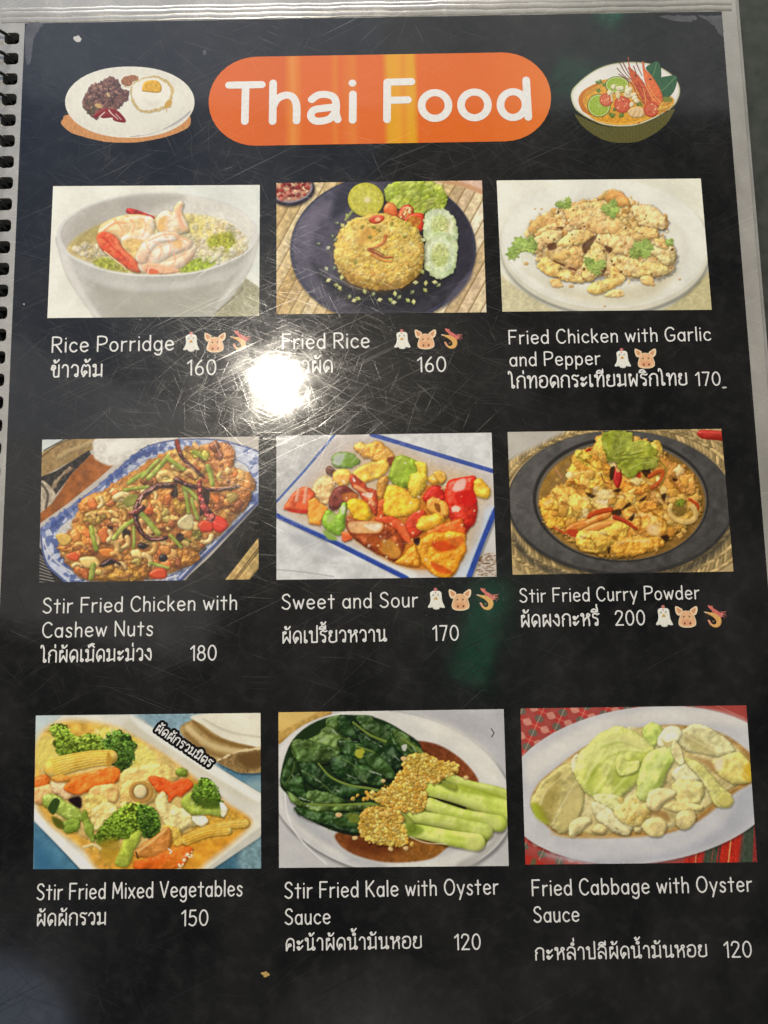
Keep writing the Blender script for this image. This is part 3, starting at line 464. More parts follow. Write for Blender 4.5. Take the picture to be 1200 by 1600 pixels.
def curry_powder():
    c = Canvas(1200, 811, (190, 166, 122), seed=16)
    c.blob("20,40 470,40 300,80 110,180 20,270", (188, 182, 170), soft=12, sm=False, tex=.03)
    for k in range(5):
        for a in np.arange(0, 360, 2.6):
            f = 1.0 + .055 * k; t = math.radians(a + k * 1.3); x, y = 600 + 600 * f * math.cos(t), 405 + 375 * f * math.sin(t)
            if -20 < x < 1220 and -20 < y < 830:
                q = np.array((206, 178, 124)) * c.rs.uniform(.7, 1.12); c.blob(ell(x, y, 26, 9, a + 62 if k % 2 else a + 118, 8), q, 'woven_mat' if a == 0 and k == 0 else None, r=8, sh=6, soft=1)
    c.blob("20,40 330,40 20,200", (192, 186, 176), soft=16, sm=False)
    c.blob("985,55 1010,38 1060,40 1120,45 1180,60 1180,100 1080,90 1010,82", (186, 56, 46), 'chilli', r=20, spec=.2)
    c.blob(ell(600, 410, 575, 368, 1, 48), (70, 68, 66), 'plate', soft=2, sh=18, tex=.05, tsc=90); b = c.last
    c.blob(ell(600, 400, 566, 358, 1, 48), (98, 95, 92), soft=4, tex=.05, tsc=70, g=((200, 200, 900, 700), (84, 82, 80)))
    c.blob("60,560 150,690 330,760 600,775 900,740 1120,590 1150,520 1140,600 950,750 600,800 250,770 80,650", (60, 59, 58), soft=18, op=.7)
    c.blob(ell(600, 390, 446, 318, 1, 44), (58, 56, 54), soft=5); c.blob(ell(603, 395, 432, 305, 1, 44), (112, 104, 92), soft=3); c.blob(ell(605, 400, 422, 296, 1, 44), (160, 122, 62), 'curry_sauce', soft=4, tex=.06, tsc=50, g=((300, 600, 900, 500), (146, 110, 56)))
    c.blob("240,330 300,230 340,200 360,300 280,420", (150, 120, 76), soft=20, op=.7); c.scat(200, ell(605, 420, 400, 268, 0), (5, 14), [(196, 156, 80), (176, 132, 60), (210, 176, 110)], sh=2, op=.6, rough=2)
    YC = (232, 184, 88)
    c.blob("190,400 230,380 260,330 320,310 340,220 380,150 450,130 480,80 520,50 620,50 720,90 800,130 860,200 920,230 965,280 1000,370 1000,470 900,540 830,600 700,660 560,690 430,660 370,610 300,560 210,500", (220, 160, 74), 'stir_fry', r=50, rough=8, soft=2, lump=10, lsc=24, col2=(234, 184, 96), tsc=44, sh=16)
    def e(P, col=YC, n='egg_curd', r=34, **k):
        col = (min(255, col[0] * 1.06 + 4), min(255, col[1] * 1.035), col[2] * .98)
        d = dict(soft=2.5, rough=6, rsc=26, lump=12, lsc=30, col2=tuple(min(255, v * 1.1 + 6) for v in col), tsc=30, sh=11, amb=.6, spec=.1); d.update(k); c.blob(P, col, n, r=r, **d)
    e("460,110 500,75 520,60 530,160 480,170 455,150"); e("350,200 380,150 450,155 510,170 540,260 560,330 470,350 400,340 330,310 340,250", (222, 172, 76), r=50); c.scat(30, "390,160 450,160 440,220 380,210", (5, 10), [(180, 160, 60), (150, 140, 50)], sh=1, op=.7)
    e("500,170 560,200 560,250 520,260", (210, 150, 64)); e("770,90 805,120 800,170 740,190 700,170", (226, 186, 90)); e("630,60 660,65 660,95 620,90", (214, 130, 66), r=12)
    e("815,200 880,205 950,270 970,330 940,370 880,340 820,330 780,290", (176, 128, 66)); e("720,380 790,320 860,310 870,380 820,420 750,420", (170, 130, 70)); e("900,290 960,260 975,330 950,360", (196, 150, 80), r=14)
    e("250,340 290,320 340,330 380,350 350,390 300,400 260,370", (214, 162, 80)); e("195,385 240,375 290,400 310,440 330,490 320,530 270,540 215,510 200,450", (220, 166, 70), r=44); e("290,400 350,360 430,365 465,420 430,470 340,480 300,450", (222, 174, 88), r=40)
    e("600,300 630,275 700,280 770,310 760,350 700,370 640,365 600,340", (224, 148, 66), rough=8); e("440,370 510,355 600,360 680,370 640,420 560,430 480,430", (230, 182, 108), r=34); c.blob("480,385 540,375 530,420 480,410", (240, 210, 160), soft=14)
    e("810,300 860,300 880,340 860,400 810,420 780,380", (186, 138, 70)); e("860,380 920,370 960,390 1000,370 1005,400 960,440 900,430", (200, 150, 80))
    c.scat(130, "210,430 280,350 360,230 460,150 620,120 800,180 930,280 970,380 860,540 700,620 480,630 300,540", (16, 38), [(236, 186, 96), (224, 166, 74), (242, 200, 118), (214, 150, 66), (230, 176, 84), (246, 214, 150)], spec=.12, sh=7, rough=4, el=1.6, op=.85)
    # prawns
    c.blob("320,540 360,510 440,490 530,450 560,440 545,480 470,510 420,535 340,560", (206, 116, 46), 'prawn', r=16, spec=.2, sh=8, col2=(226, 150, 70)); c.blob("440,460 490,440 550,430 560,450 480,470 430,490", (196, 82, 40), 'prawn', r=10, soft=2); c.blob("330,545 380,545 385,580 340,575", (190, 74, 44), soft=4)
    c.blob("400,550 470,510 560,495 600,500 560,530 500,550 440,580", (216, 140, 66), 'prawn', r=20, spec=.2, sh=8)
    e("380,570 420,540 500,545 560,520 610,500 640,540 620,600 560,620 500,660 420,660 375,620", (224, 176, 80), r=46); e("640,480 700,440 770,450 820,490 840,540 820,580 750,580 690,560 650,520", (222, 160, 76), r=50); c.blob("740,520 790,520 790,570 740,560", (240, 204, 140), soft=14)
    e("560,620 620,580 700,590 760,580 820,610 780,650 680,670 600,680 560,660", (214, 156, 66), r=30); e("600,440 660,430 680,470 620,490", (206, 146, 70), r=14); e("680,410 760,400 780,440 700,440", (216, 150, 70), r=14); e("420,640 500,650 480,665 420,660", (226, 180, 90), r=10)
    for x, y, q in ((895, 575, 18), (920, 550, 14), (780, 640, 14), (280, 540, 16), (330, 580, 14), (865, 430, 16), (985, 380, 16)): c.blob(ell(x, y, q, q * .7, x), (214, 166, 90), 'egg_curd', r=8, rough=4, sh=4)
    c.stroke(ell(915, 455, 68, 48, 20, 24, -60, 190), 28, (226, 188, 116), 'squid_ring', r=14, soft=1, sh=8, amb=.62); c.blob("870,410 900,390 935,400 930,460 890,480 860,450", (140, 110, 54), soft=8, lump=6); cilantro(c, 900, 405, 26, (130, 140, 50), 4)
    c.stroke("950,390 990,420 990,440", 14, (190, 70, 44), 'chilli', w2=10, r=6)
    for P in ("210,440 280,450 320,520", "340,300 420,330 480,350", "420,190 470,230 540,240", "560,350 620,380 600,420", "640,440 700,480 690,560", "480,560 560,580 600,620", "780,330 820,400 800,440", "860,300 900,350 930,360", "300,410 350,430 350,480", "720,430 780,470 830,500", "400,580 460,600 470,650", "620,300 690,320 740,300"): c.stroke(P, 12, (150, 96, 40), w2=5, soft=5, r=0, op=.7, rough=4)
    for P in ("350,260 420,250 500,260", "220,410 260,400 290,420", "480,390 560,375 640,385", "660,470 740,470 800,520", "400,590 440,560 520,560", "580,610 660,600 740,600", "640,295 700,290 750,310", "400,380 430,390 440,430"): c.stroke(P, 16, (248, 220, 150), w2=8, soft=7, r=0, op=.7, rough=4)
    # chillies and dark gaps
    for P in ("545,235 570,225 560,290 545,285", "555,450 600,440 600,470 565,475", "605,440 640,405 650,420 610,445", "800,580 840,570 835,605", "700,240 740,225 755,275 730,280", "560,345 600,335 590,355", "640,490 670,460 660,500", "420,355 470,370 450,385", "530,640 550,630 540,670", "805,370 830,360 820,400", "860,280 890,290 870,300", "690,400 730,370 720,395"): c.blob(P, (52, 36, 28), soft=4, op=.85)
    c.blob("562,290 575,230 598,235 606,280 590,330 575,325", (182, 42, 36), 'chilli', r=12, spec=.4, sh=6); c.blob("575,232 595,228 596,250 582,252", (214, 170, 100), soft=2); c.stroke("570,480 620,500 680,540", 26, (176, 62, 38), 'chilli', w2=12, r=10, sh=6, spec=.2)
    c.stroke("745,275 790,250 815,255 800,300 760,330", 22, (190, 90, 46), 'prawn', r=10, sh=5); c.blob("670,260 700,250 700,280 680,278", (196, 70, 44), soft=3); c.stroke("800,195 830,250 800,320", 8, (150, 130, 60), soft=2)
    c.stroke("425,145 445,135", 10, (196, 50, 34)); c.stroke("500,260 515,300 540,310", 5, (120, 80, 40), soft=2)
    c.stroke("275,240 290,265 300,280", 14, (190, 140, 90), soft=3); c.stroke("260,530 310,560 340,560", 8, (196, 60, 40), soft=4, op=.8)
    # coriander garnish
    L = (168, 172, 76)
    for i, (P, q) in enumerate((("505,60 550,42 630,45 660,80 650,140 600,170 540,180 510,130", 1.0), ("520,140 570,150 610,170 640,200 620,230 570,205 530,190", .9), ("600,170 640,140 660,100 700,85 740,95 780,140 770,170 700,180 640,195", 1.04), ("600,200 680,185 770,180 795,195 770,230 700,245 660,275 620,265 590,230", .98))):
        c.blob(P, np.array(L) * q, 'coriander', r=10, rough=6, rsc=26, soft=1.5, lump=6, lsc=40, tex=.05, sh=14, col2=tuple(np.array((150, 156, 56)) * q), tsc=50)
    for P in ("560,180 600,110 590,60", "610,180 680,150 760,120", "640,240 700,210 780,195", "540,160 520,100"): c.stroke(P, 4, (196, 200, 120), soft=1.5, op=.7)
    c.stroke("600,165 650,165 720,150", 6, (96, 104, 36), soft=3, op=.7); c.stroke("530,180 580,190 640,185 760,178", 8, (110, 112, 40), soft=4, op=.6)
    return c.finish()
def broccoli(c, P, col, seed, stem=None, n='broccoli'):
    if stem: c.blob(stem[0], stem[1], n, r=26, soft=2, sh=10, lump=4, lsc=30, col2=tuple(v * 1.15 for v in stem[1]), tsc=40); 
    P = pts(P); c.blob(P, np.array(col) * .62, n, r=30, rough=8, rsc=18, soft=1.5, sh=14, lump=8, lsc=14); k = c.last
    Q = crom(P, True); x0, y0 = Q.min(0); x1, y1 = Q.max(0); rs = np.random.RandomState(seed); N = int((x1 - x0) * (y1 - y0) / 95)
    for i in range(N):
        x, y = rs.uniform(x0, x1), rs.uniform(y0, y1); d = c.sdf(Q, np.array([[x]]), np.array([[y]]))[0, 0]
        if d > 3: continue
        f = (1.62 - .72 * (y - y0) / (y1 - y0)) * rs.uniform(.7, 1.2); q = rs.uniform(5, 9)
        c.blob(np.array(ell(x, y, q, q * .8, 0, 6)) + rs.uniform(-2, 2, (6, 2)), np.clip(np.array(col) * f, 0, 255), k, r=4, sh=4, op=.85)
def corn(c, P, w, w2, col=(228, 186, 84)):
    c.stroke(P, w, col, 'baby_corn', w2=w2, soft=2, sh=12, spec=.06, col2=(238, 206, 116), tsc=40, amb=.6); k = c.last
    Q = crom(pts(P), False, 14)
    for i in range(len(Q) - 1):
        a = Q[i + 1] - Q[i]; L = np.hypot(*a) + 1e-6; nx, ny = -a[1] / L, a[0] / L; ww = (w + (w2 - w) * i / len(Q)) / 2 * .9
        for t in np.linspace(-1, 1, max(4, int(ww / 5))): c.blob(ell(Q[i][0] + nx * ww * t, Q[i][1] + ny * ww * t, 8, 5.5, math.degrees(math.atan2(a[1], a[0])), 7), np.array(col) * c.rs.uniform(.95, 1.14), r=5, op=.5)
def mixed_vegetables():
    c = Canvas(1200, 821, (196, 208, 208), seed=21)
    c.blob("40,540 300,811 40,811", (84, 128, 152), sm=False, soft=5, tex=.04, tsc=90); c.blob("40,640 180,811 40,811", (68, 112, 142), sm=False, soft=40)
    c.blob("560,30 840,30 760,110 660,130", (136, 164, 176), soft=30, tex=.04); c.blob("940,280 1200,290 1200,480 1100,430", (92, 130, 150), sm=False, soft=10, tex=.05); c.blob("1080,380 1200,350 1200,470", (140, 166, 172), soft=30)
    c.blob("1200,610 1200,821 860,821 1000,730", (74, 112, 130), sm=False, soft=6, tex=.05); c.blob("1060,700 1180,650 1180,800 1060,800", (126, 154, 160), soft=24, tex=.06)
    c.blob("40,150 110,90 190,60 150,150 90,220 40,280", (206, 204, 180), soft=30)
    # cloth
    c.blob("760,110 830,60 960,40 1200,30 1200,290 1080,325 1000,300 930,260 840,200", (176, 148, 96), 'napkin', soft=3, tex=.05, sh=14)
    for P, w, q in (("800,100 900,180 1050,220 1170,220", 26, (210, 186, 136)), ("830,70 930,150 1080,195 1170,195", 20, (140, 108, 62)), ("790,130 880,210 1000,250", 20, (146, 116, 70)), ("850,60 960,130 1100,170 1170,170", 18, (200, 174, 122))): c.stroke(P, w, q, soft=9, r=0)
    c.blob("830,40 1200,30 1200,190 1090,185 970,150 880,90", (232, 226, 206), 'napkin', soft=5); c.stroke("880,60 1000,120 1170,150", 10, (206, 198, 174), soft=8, r=0)
    c.blob("950,265 1040,225 1165,205 1165,290 1080,325 1010,300", (146, 118, 76), soft=3, tex=.08, tsc=20); c.stroke("950,262 1040,222 1165,200", 10, (222, 202, 158), soft=3, rough=3, r=0); c.blob("1040,240 1160,220 1160,290 1090,300", (112, 86, 52), soft=14)
    PL = "180,40 520,40 640,110 1170,430 1170,620 880,821 290,821 30,540 30,380 60,150"
    c.blob(PL, (224, 220, 206), 'plate', sm=False, soft=3, sh=18); c.blob("560,60 660,130 1130,430 1090,470 900,360 640,200 480,90", (216, 210, 190), soft=20); c.blob("520,40 590,80 1160,440 1160,470 1080,430 600,130", (236, 234, 226), soft=10, op=.9)
    c.blob("40,500 140,600 340,800 290,811 40,560", (240, 238, 230), soft=6, sm=False); c.blob("860,811 1160,590 1160,640 900,815", (206, 202, 188), soft=6, sm=False); c.blob("840,800 1100,560 1150,560 1150,590 880,810", (232, 226, 206), soft=8, sm=False)
    c.blob("60,180 180,70 420,90 600,180 760,290 900,400 1000,480 1110,560 1050,640 900,760 800,815 400,815 280,700 60,500", (230, 184, 88), 'sauce', soft=22, tex=.05, tsc=70, g=((200, 200, 900, 700), (228, 160, 58)))
    c.blob("80,240 300,200 560,180 760,300 860,420 900,520 800,620 660,640 560,700 400,700 280,640 120,500", (216, 186, 116), 'cabbage', r=20, soft=16, rough=6, rsc=40, lump=5, lsc=70, col2=(236, 204, 128), tsc=60)
    c.blob("60,170 140,130 170,230 80,300 50,260", (226, 206, 110), soft=18, lump=4); c.blob("340,120 430,100 560,170 640,240 560,300 480,330 420,230", (224, 208, 96), 'cabbage', soft=12, lump=7, lsc=40, col2=(236, 226, 150)); c.blob("540,180 640,240 640,280 560,290", (232, 216, 120), soft=10, lump=6)
    c.blob("970,500 1080,540 1100,580 980,640 860,660 800,620", (214, 166, 70), soft=20, tex=.06); 
    broccoli(c, "120,110 160,85 200,100 240,140 275,160 260,230 170,240 150,170", (128, 152, 58), 1); broccoli(c, "250,160 320,135 370,150 400,190 380,230 260,220", (136, 160, 62), 2)
    broccoli(c, "380,170 420,130 470,118 520,160 540,210 520,290 470,320 420,270 400,220", (88, 118, 52), 3)
    def v(P, col, n, r=24, **k):
        d = dict(soft=3, sh=11, spec=.14, lump=5, lsc=44, rough=4, rsc=30, tex=.03, col2=tuple(min(255, x * 1.1 + 6) for x in col), tsc=40, amb=.62); d.update(k); c.blob(P, col, n, r=r, **d)
    v("44,350 100,330 125,360 100,400 44,400", (222, 116, 48), 'carrot'); v("44,400 120,390 160,440 100,480 44,470", (226, 170, 110), 'cabbage'); v("130,370 200,380 270,430 200,450 140,420", (226, 186, 140), 'mushroom')
    corn(c, "140,300 220,275 320,255 420,245", 96, 70); c.blob("405,220 425,250 418,295 400,285", (190, 146, 60), soft=6)
    v("120,350 200,330 300,320 380,310 380,330 200,370", (210, 140, 60), 'baby_corn', r=14)
    v("185,400 230,355 300,330 380,310 440,295 470,320 450,370 380,390 330,405 300,430 230,430", (238, 120, 46), 'carrot', r=18, spec=.1); v("330,400 440,380 470,420 440,470 350,460 310,440", (226, 180, 110), 'mushroom'); v("280,450 340,430 400,450 430,520 380,600 340,640 300,580 290,510", (214, 184, 104), 'cabbage', lump=8); v("320,520 380,470 440,480 460,520 400,580 340,600", (222, 196, 122), 'cabbage', lump=8)
    v("85,450 130,430 200,460 270,510 285,560 220,560 150,520 100,500", (150, 168, 74), 'kale_stem', r=20, spec=.3); c.blob("110,500 140,450 170,465 140,530", (60, 80, 40), soft=4); c.blob("210,460 250,440 275,450 270,500", (44, 30, 36), soft=6); v("180,570 240,550 275,570 260,610 200,615", (126, 150, 56), 'kale_stem'); c.blob("130,540 180,560 190,600 150,590", (96, 100, 40), soft=8); v("285,510 310,520 345,640 330,665 290,610", (128, 148, 56), 'kale_stem', r=12)
    v("460,370 480,320 560,285 650,275 720,300 760,345 700,380 600,380 520,430 470,430", (226, 194, 116), 'mushroom', r=30)
    v("605,350 650,340 720,360 790,350 830,385 790,430 770,450 740,440 710,470 700,430 640,410", (224, 92, 40), 'carrot', r=16); v("740,315 770,295 795,310 790,340 760,340", (132, 148, 54), 'broccoli', rough=5); 
    v("465,420 490,370 550,350 610,365 640,410 630,460 580,480 520,475 480,480", (220, 182, 106), 'mushroom', r=26); c.stroke(ell(570, 418, 52, 46, 0, 20, 0, 350), 18, (186, 140, 74), soft=3, op=.9, r=6); c.blob(ell(568, 418, 42, 38), (120, 84, 44), soft=6, op=.8); c.blob(ell(566, 416, 32, 34), (232, 212, 160), soft=3, r=18)
    v("460,480 500,450 520,490 480,510", (226, 186, 110), 'mushroom'); v("640,470 680,410 710,470 780,500 830,540 860,580 800,600 720,620 680,560", (230, 206, 140), 'cabbage', lump=8, r=30); v("820,540 880,535 900,565 860,590", (236, 220, 180), 'mushroom', r=10); v("680,590 760,600 760,660 700,660", (220, 180, 84), 'cabbage')
    broccoli(c, "820,440 850,370 890,355 940,395 955,440 975,480 930,480 850,480", (104, 134, 50), 5, ("765,470 820,420 860,470 960,480 990,500 970,540 900,530 820,530", (164, 178, 80))); c.blob("850,450 940,460 960,500 880,500", (84, 104, 40), soft=8, rough=4, op=.8); v("960,470 990,490 990,530 970,540", (238, 222, 180), 'onion', r=8)
    broccoli(c, "370,600 400,560 440,520 500,480 560,480 620,500 660,560 650,610 600,640 560,600 500,640 450,640 400,690 350,660", (124, 152, 54), 6, ("440,770 470,690 500,630 560,600 570,640 540,700 520,760 490,790", (168, 180, 74))); broccoli(c, "560,490 620,500 660,560 650,620 590,640 560,580", (88, 122, 48), 7)
    c.blob("350,680 430,650 470,680 430,760 380,740", (170, 140, 50), soft=20, op=.8)
    v("540,710 600,660 690,595 715,620 720,680 680,730 600,745 550,740", (192, 126, 60), 'mushroom', r=20); c.stroke("550,715 620,665 690,605", 8, (226, 186, 120), soft=3, r=0); c.stroke("545,715 555,745", 8, (80, 54, 34), soft=2, r=0)
    v("540,760 620,740 720,690 780,680 820,700 790,760 740,800 600,805 540,800", (222, 98, 36), 'carrot', r=20, op=.9, spec=.1, g=((560, 760, 800, 700), (230, 140, 50))); c.stroke("705,700 720,710 712,722", 7, (255, 240, 220), soft=1); c.scat(14, "740,800 800,720 830,690 820,740 770,800", (5, 10), [(250, 226, 180)], sh=0)
    corn(c, "745,672 830,630 940,590 1085,572", 26, 40, (226, 180, 80)); corn(c, "790,660 900,620 1000,610", 40, 36, (222, 172, 70))
    c.stroke("290,690 340,680 370,700", 16, (236, 222, 180), soft=6, op=.8); c.scat(40, "260,640 340,640 420,790 340,740", (6, 12), [(210, 180, 100), (180, 150, 70)], sh=1, op=.5)
    return c.finish()
def kale():
    c = Canvas(1200, 821, (196, 194, 192), seed=24)
    c.blob("30,30 300,30 180,110 30,200", (192, 156, 88), 'wooden_tray', soft=3, sm=False, tex=.05); c.blob("30,40 220,35 120,95 30,130", (216, 184, 112), soft=8); c.stroke("30,190 150,130 290,45", 14, (168, 130, 66), soft=5, r=0)
    c.blob("700,30 1180,30 1180,380 1050,170", (186, 184, 186), soft=40, sm=False)
    c.blob(ell(585, 440, 610, 400, 12, 44), (208, 206, 203), 'plate', soft=3, sh=26); c.blob(ell(590, 430, 596, 386, 12, 44), (218, 215, 208), soft=8)
    c.blob(ell(560, 470, 500, 300, 10, 40), (198, 196, 193), soft=16); c.blob("60,450 200,560 330,720 420,790 560,800 300,700 100,560", (188, 187, 188), soft=26)
    c.stroke("62,420 80,560 150,680 270,790", 7, (226, 224, 220), soft=3, r=0); c.blob("700,70 900,120 1080,260 1120,380 1040,360 960,240 800,150", (226, 222, 212), soft=22); c.blob("900,800 1060,700 1110,620 1150,640 1000,790", (182, 178, 172), soft=14)
    c.blob("690,190 740,183 830,205 920,260 990,330 1020,390 980,400 880,350 760,280 700,230", (116, 64, 40), 'oyster_sauce', soft=6, tex=.06, g=((740, 220, 1000, 380), (142, 80, 48)))
    c.blob("315,640 330,690 400,740 520,775 640,782 780,765 850,720 870,690 760,660 600,640 420,620", (134, 78, 44), 'oyster_sauce', soft=7, tex=.06, g=((400, 700, 820, 700), (150, 100, 48))); c.blob("380,660 560,680 640,720 520,740 400,710", (104, 56, 34), soft=22, op=.8)
    GR = [(58, 86, 44), (80, 106, 52), (48, 74, 40), (92, 116, 56), (66, 94, 48)]
    def leaf(P, k, vein=None, r=16, **kw):
        c.blob(P, GR[k], 'kale_leaf', r=r, rough=4, rsc=36, soft=1.5, sh=16, lump=9, lsc=60, tex=.06, col2=tuple(v * .72 for v in GR[k]), tsc=60, spec=.2, gl=14, amb=.55, **kw); q = c.last
        if vein: c.stroke(vein, 9, (120, 138, 66), q, w2=14, soft=2, r=4)
    c.blob("40,380 100,180 260,70 480,60 640,130 740,230 620,420 600,520 440,650 200,580 90,460", (40, 56, 34), 'kale_leaf', soft=4)
    leaf("265,80 350,60 400,90 420,150 360,200 290,150", 1); leaf("330,70 380,58 420,90 450,150 400,170 330,140", 2); leaf("420,70 490,58 540,100 600,110 640,180 600,220 540,190 470,140", 4); leaf("560,100 620,120 700,190 720,250 650,260 600,190", 0); leaf("600,130 660,150 760,250 740,262 640,210", 1, "640,170 700,210 760,255")
    leaf("380,60 440,110 540,170 620,230 650,300 600,330 520,270 440,200", 2, "400,90 480,150 560,185"); leaf("100,190 200,160 280,110 340,160 345,240 280,280 180,300 110,270", 3, r=20); leaf("95,200 160,180 240,190 330,230 320,270 220,290 130,290", 1, r=20)
    leaf("330,180 420,190 500,240 580,320 600,370 520,370 430,320 350,250", 0, "420,210 500,240 570,300 600,345"); leaf("440,230 520,250 600,330 590,380 500,330", 4); leaf("300,260 400,260 440,330 470,400 380,390 300,330", 2); leaf("400,300 480,310 560,380 540,410 440,390", 0)
    leaf("40,390 60,310 90,265 130,290 160,400 170,480 110,450", 0, r=20); leaf("130,300 230,300 290,360 400,400 500,420 520,440 380,460 280,450 190,400", 2, "230,295 290,360 380,400 470,415 560,435", r=20); leaf("180,430 260,440 360,470 350,500 230,500 170,480", 1)
    for P in ("300,250 400,300 470,390", "150,210 230,220 310,215", "60,400 100,340 110,290", "450,130 470,90 490,70", "130,540 250,560 400,575", "280,620 350,600 430,600", "620,140 650,190 690,235", "150,330 220,370 300,440"): c.stroke(P, 6, (112, 132, 72), soft=3, r=0, op=.6)
    leaf("75,430 140,470 220,495 360,490 500,485 540,510 440,525 300,530 180,520 110,490", 3, "180,495 300,500 420,495 560,500", r=14); leaf("110,510 220,530 350,530 450,540 430,590 300,600 180,570", 0, r=20); leaf("240,590 330,570 440,580 450,640 360,630 290,610", 2, r=14); leaf("300,560 380,545 440,560 440,610 340,600", 4)
    c.blob("410,235 440,215 455,235 440,262 415,262", (170, 170, 62), soft=3, rough=4); c.blob("370,545 420,540 440,580 390,585", (110, 122, 54), soft=5, lump=8); c.blob("640,205 665,200 660,230 645,228", (190, 190, 180), soft=3)
    for P in ("430,140 490,180 540,210", "150,270 165,262", "245,180 300,160", "335,185 420,185", "560,130 590,150", "480,330 540,350", "210,370 250,390", "100,350 120,380", "290,410 330,430", "170,500 240,520", "690,205 715,240", "300,130 320,150", "370,350 420,370", "130,460 200,485", "600,250 640,290"): c.stroke(P, 5, (168, 182, 160), w2=2, soft=2, r=0, rough=2, op=.75)
    c.scat(80, "100,250 300,90 600,120 700,240 560,380 200,420", (3, 9), [(140, 156, 120), (100, 120, 80)], sh=0, el=4, op=.5)
    ST = (190, 204, 92)
    c.blob("760,385 860,350 1000,390 1165,440 1165,590 1100,610 1030,715 860,690 650,650 640,600 700,540 770,500", (150, 168, 56), 'kale_stem', soft=5, r=10, g=((760, 450, 1120, 600), (176, 192, 80)))
    def stem(P, w, w2, k=1.): c.stroke(P, w, np.array(ST) * k, 'kale_stem', w2=w2, soft=2, sh=16, spec=.12, lump=2, lsc=80, col2=np.clip(np.array((212, 220, 124)) * k, 0, 255), tsc=80, amb=.62)
    stem("850,350 960,400 1080,430 1170,460", 46, 70, .95); stem("760,420 900,440 1050,490 1170,530", 84, 106, 1.03); c.stroke("760,458 850,480 955,515", 12, (46, 40, 20), soft=2, r=0); stem("780,495 900,545 1040,575 1120,590", 66, 84, 1.0); stem("690,555 820,575 950,605 1050,630", 60, 84, .95); stem("640,620 740,632 880,662 1010,682", 62, 86, 1.05); stem("830,380 870,400 900,410", 24, 30, .7); stem("640,540 670,570 690,610", 20, 40, .75)
    c.blob("640,615 700,590 750,620 720,650 660,650", (110, 130, 40), soft=12, op=.7); c.blob("1040,560 1110,560 1130,600 1090,615", (210, 214, 130), soft=14, op=.7); c.blob("960,660 1020,650 1010,715 960,715", (212, 216, 128), soft=16, op=.7); c.stroke("680,655 760,685 860,690", 6, (230, 220, 190), soft=2, r=0, op=.7)
    c.blob("830,400 960,400 1100,440 1150,470 960,440", (150, 166, 50), soft=12, op=.6)
    GA = [(222, 184, 92), (232, 198, 104), (212, 170, 76), (204, 156, 66), (236, 208, 124)]
    for P, N in (("650,290 680,255 760,250 830,280 900,290 915,330 860,360 800,390 760,400 760,490 720,530 640,530 560,500 510,480 530,430 600,380 640,320", 620), ("440,540 520,510 620,530 650,600 670,690 610,700 520,690 440,650 430,590", 380)):
        c.blob(P, (206, 160, 72), 'fried_garlic', r=20, rough=7, soft=1, sh=14, lump=8, lsc=14); k = c.last
        n0 = len(c.names); c.scat(N * 2, P, (5, 11), GA, k, spec=.04, sh=3, rough=1.5, r=6)
    c.scat(30, "395,470 440,440 510,430 520,460 450,475", (8, 13), GA, sh=5, rough=1); c.scat(36, "400,650 600,690 690,680 680,720 560,700", (8, 13), GA, sh=5, rough=1); c.scat(10, "850,300 915,290 915,330", (8, 13), GA, sh=5)
    for x, y in ((585, 716), (550, 380), (957, 364), (330, 548), (660, 712), (410, 660), (650, 270)): c.blob(np.array(ell(x, y, 14, 11, 0, 7)), (220, 186, 130), r=8, sh=6, rough=2)
    c.stroke("1082,122 1096,142 1084,162", 4, (60, 50, 44), soft=1, r=0, sm=False)
    return c.finish()
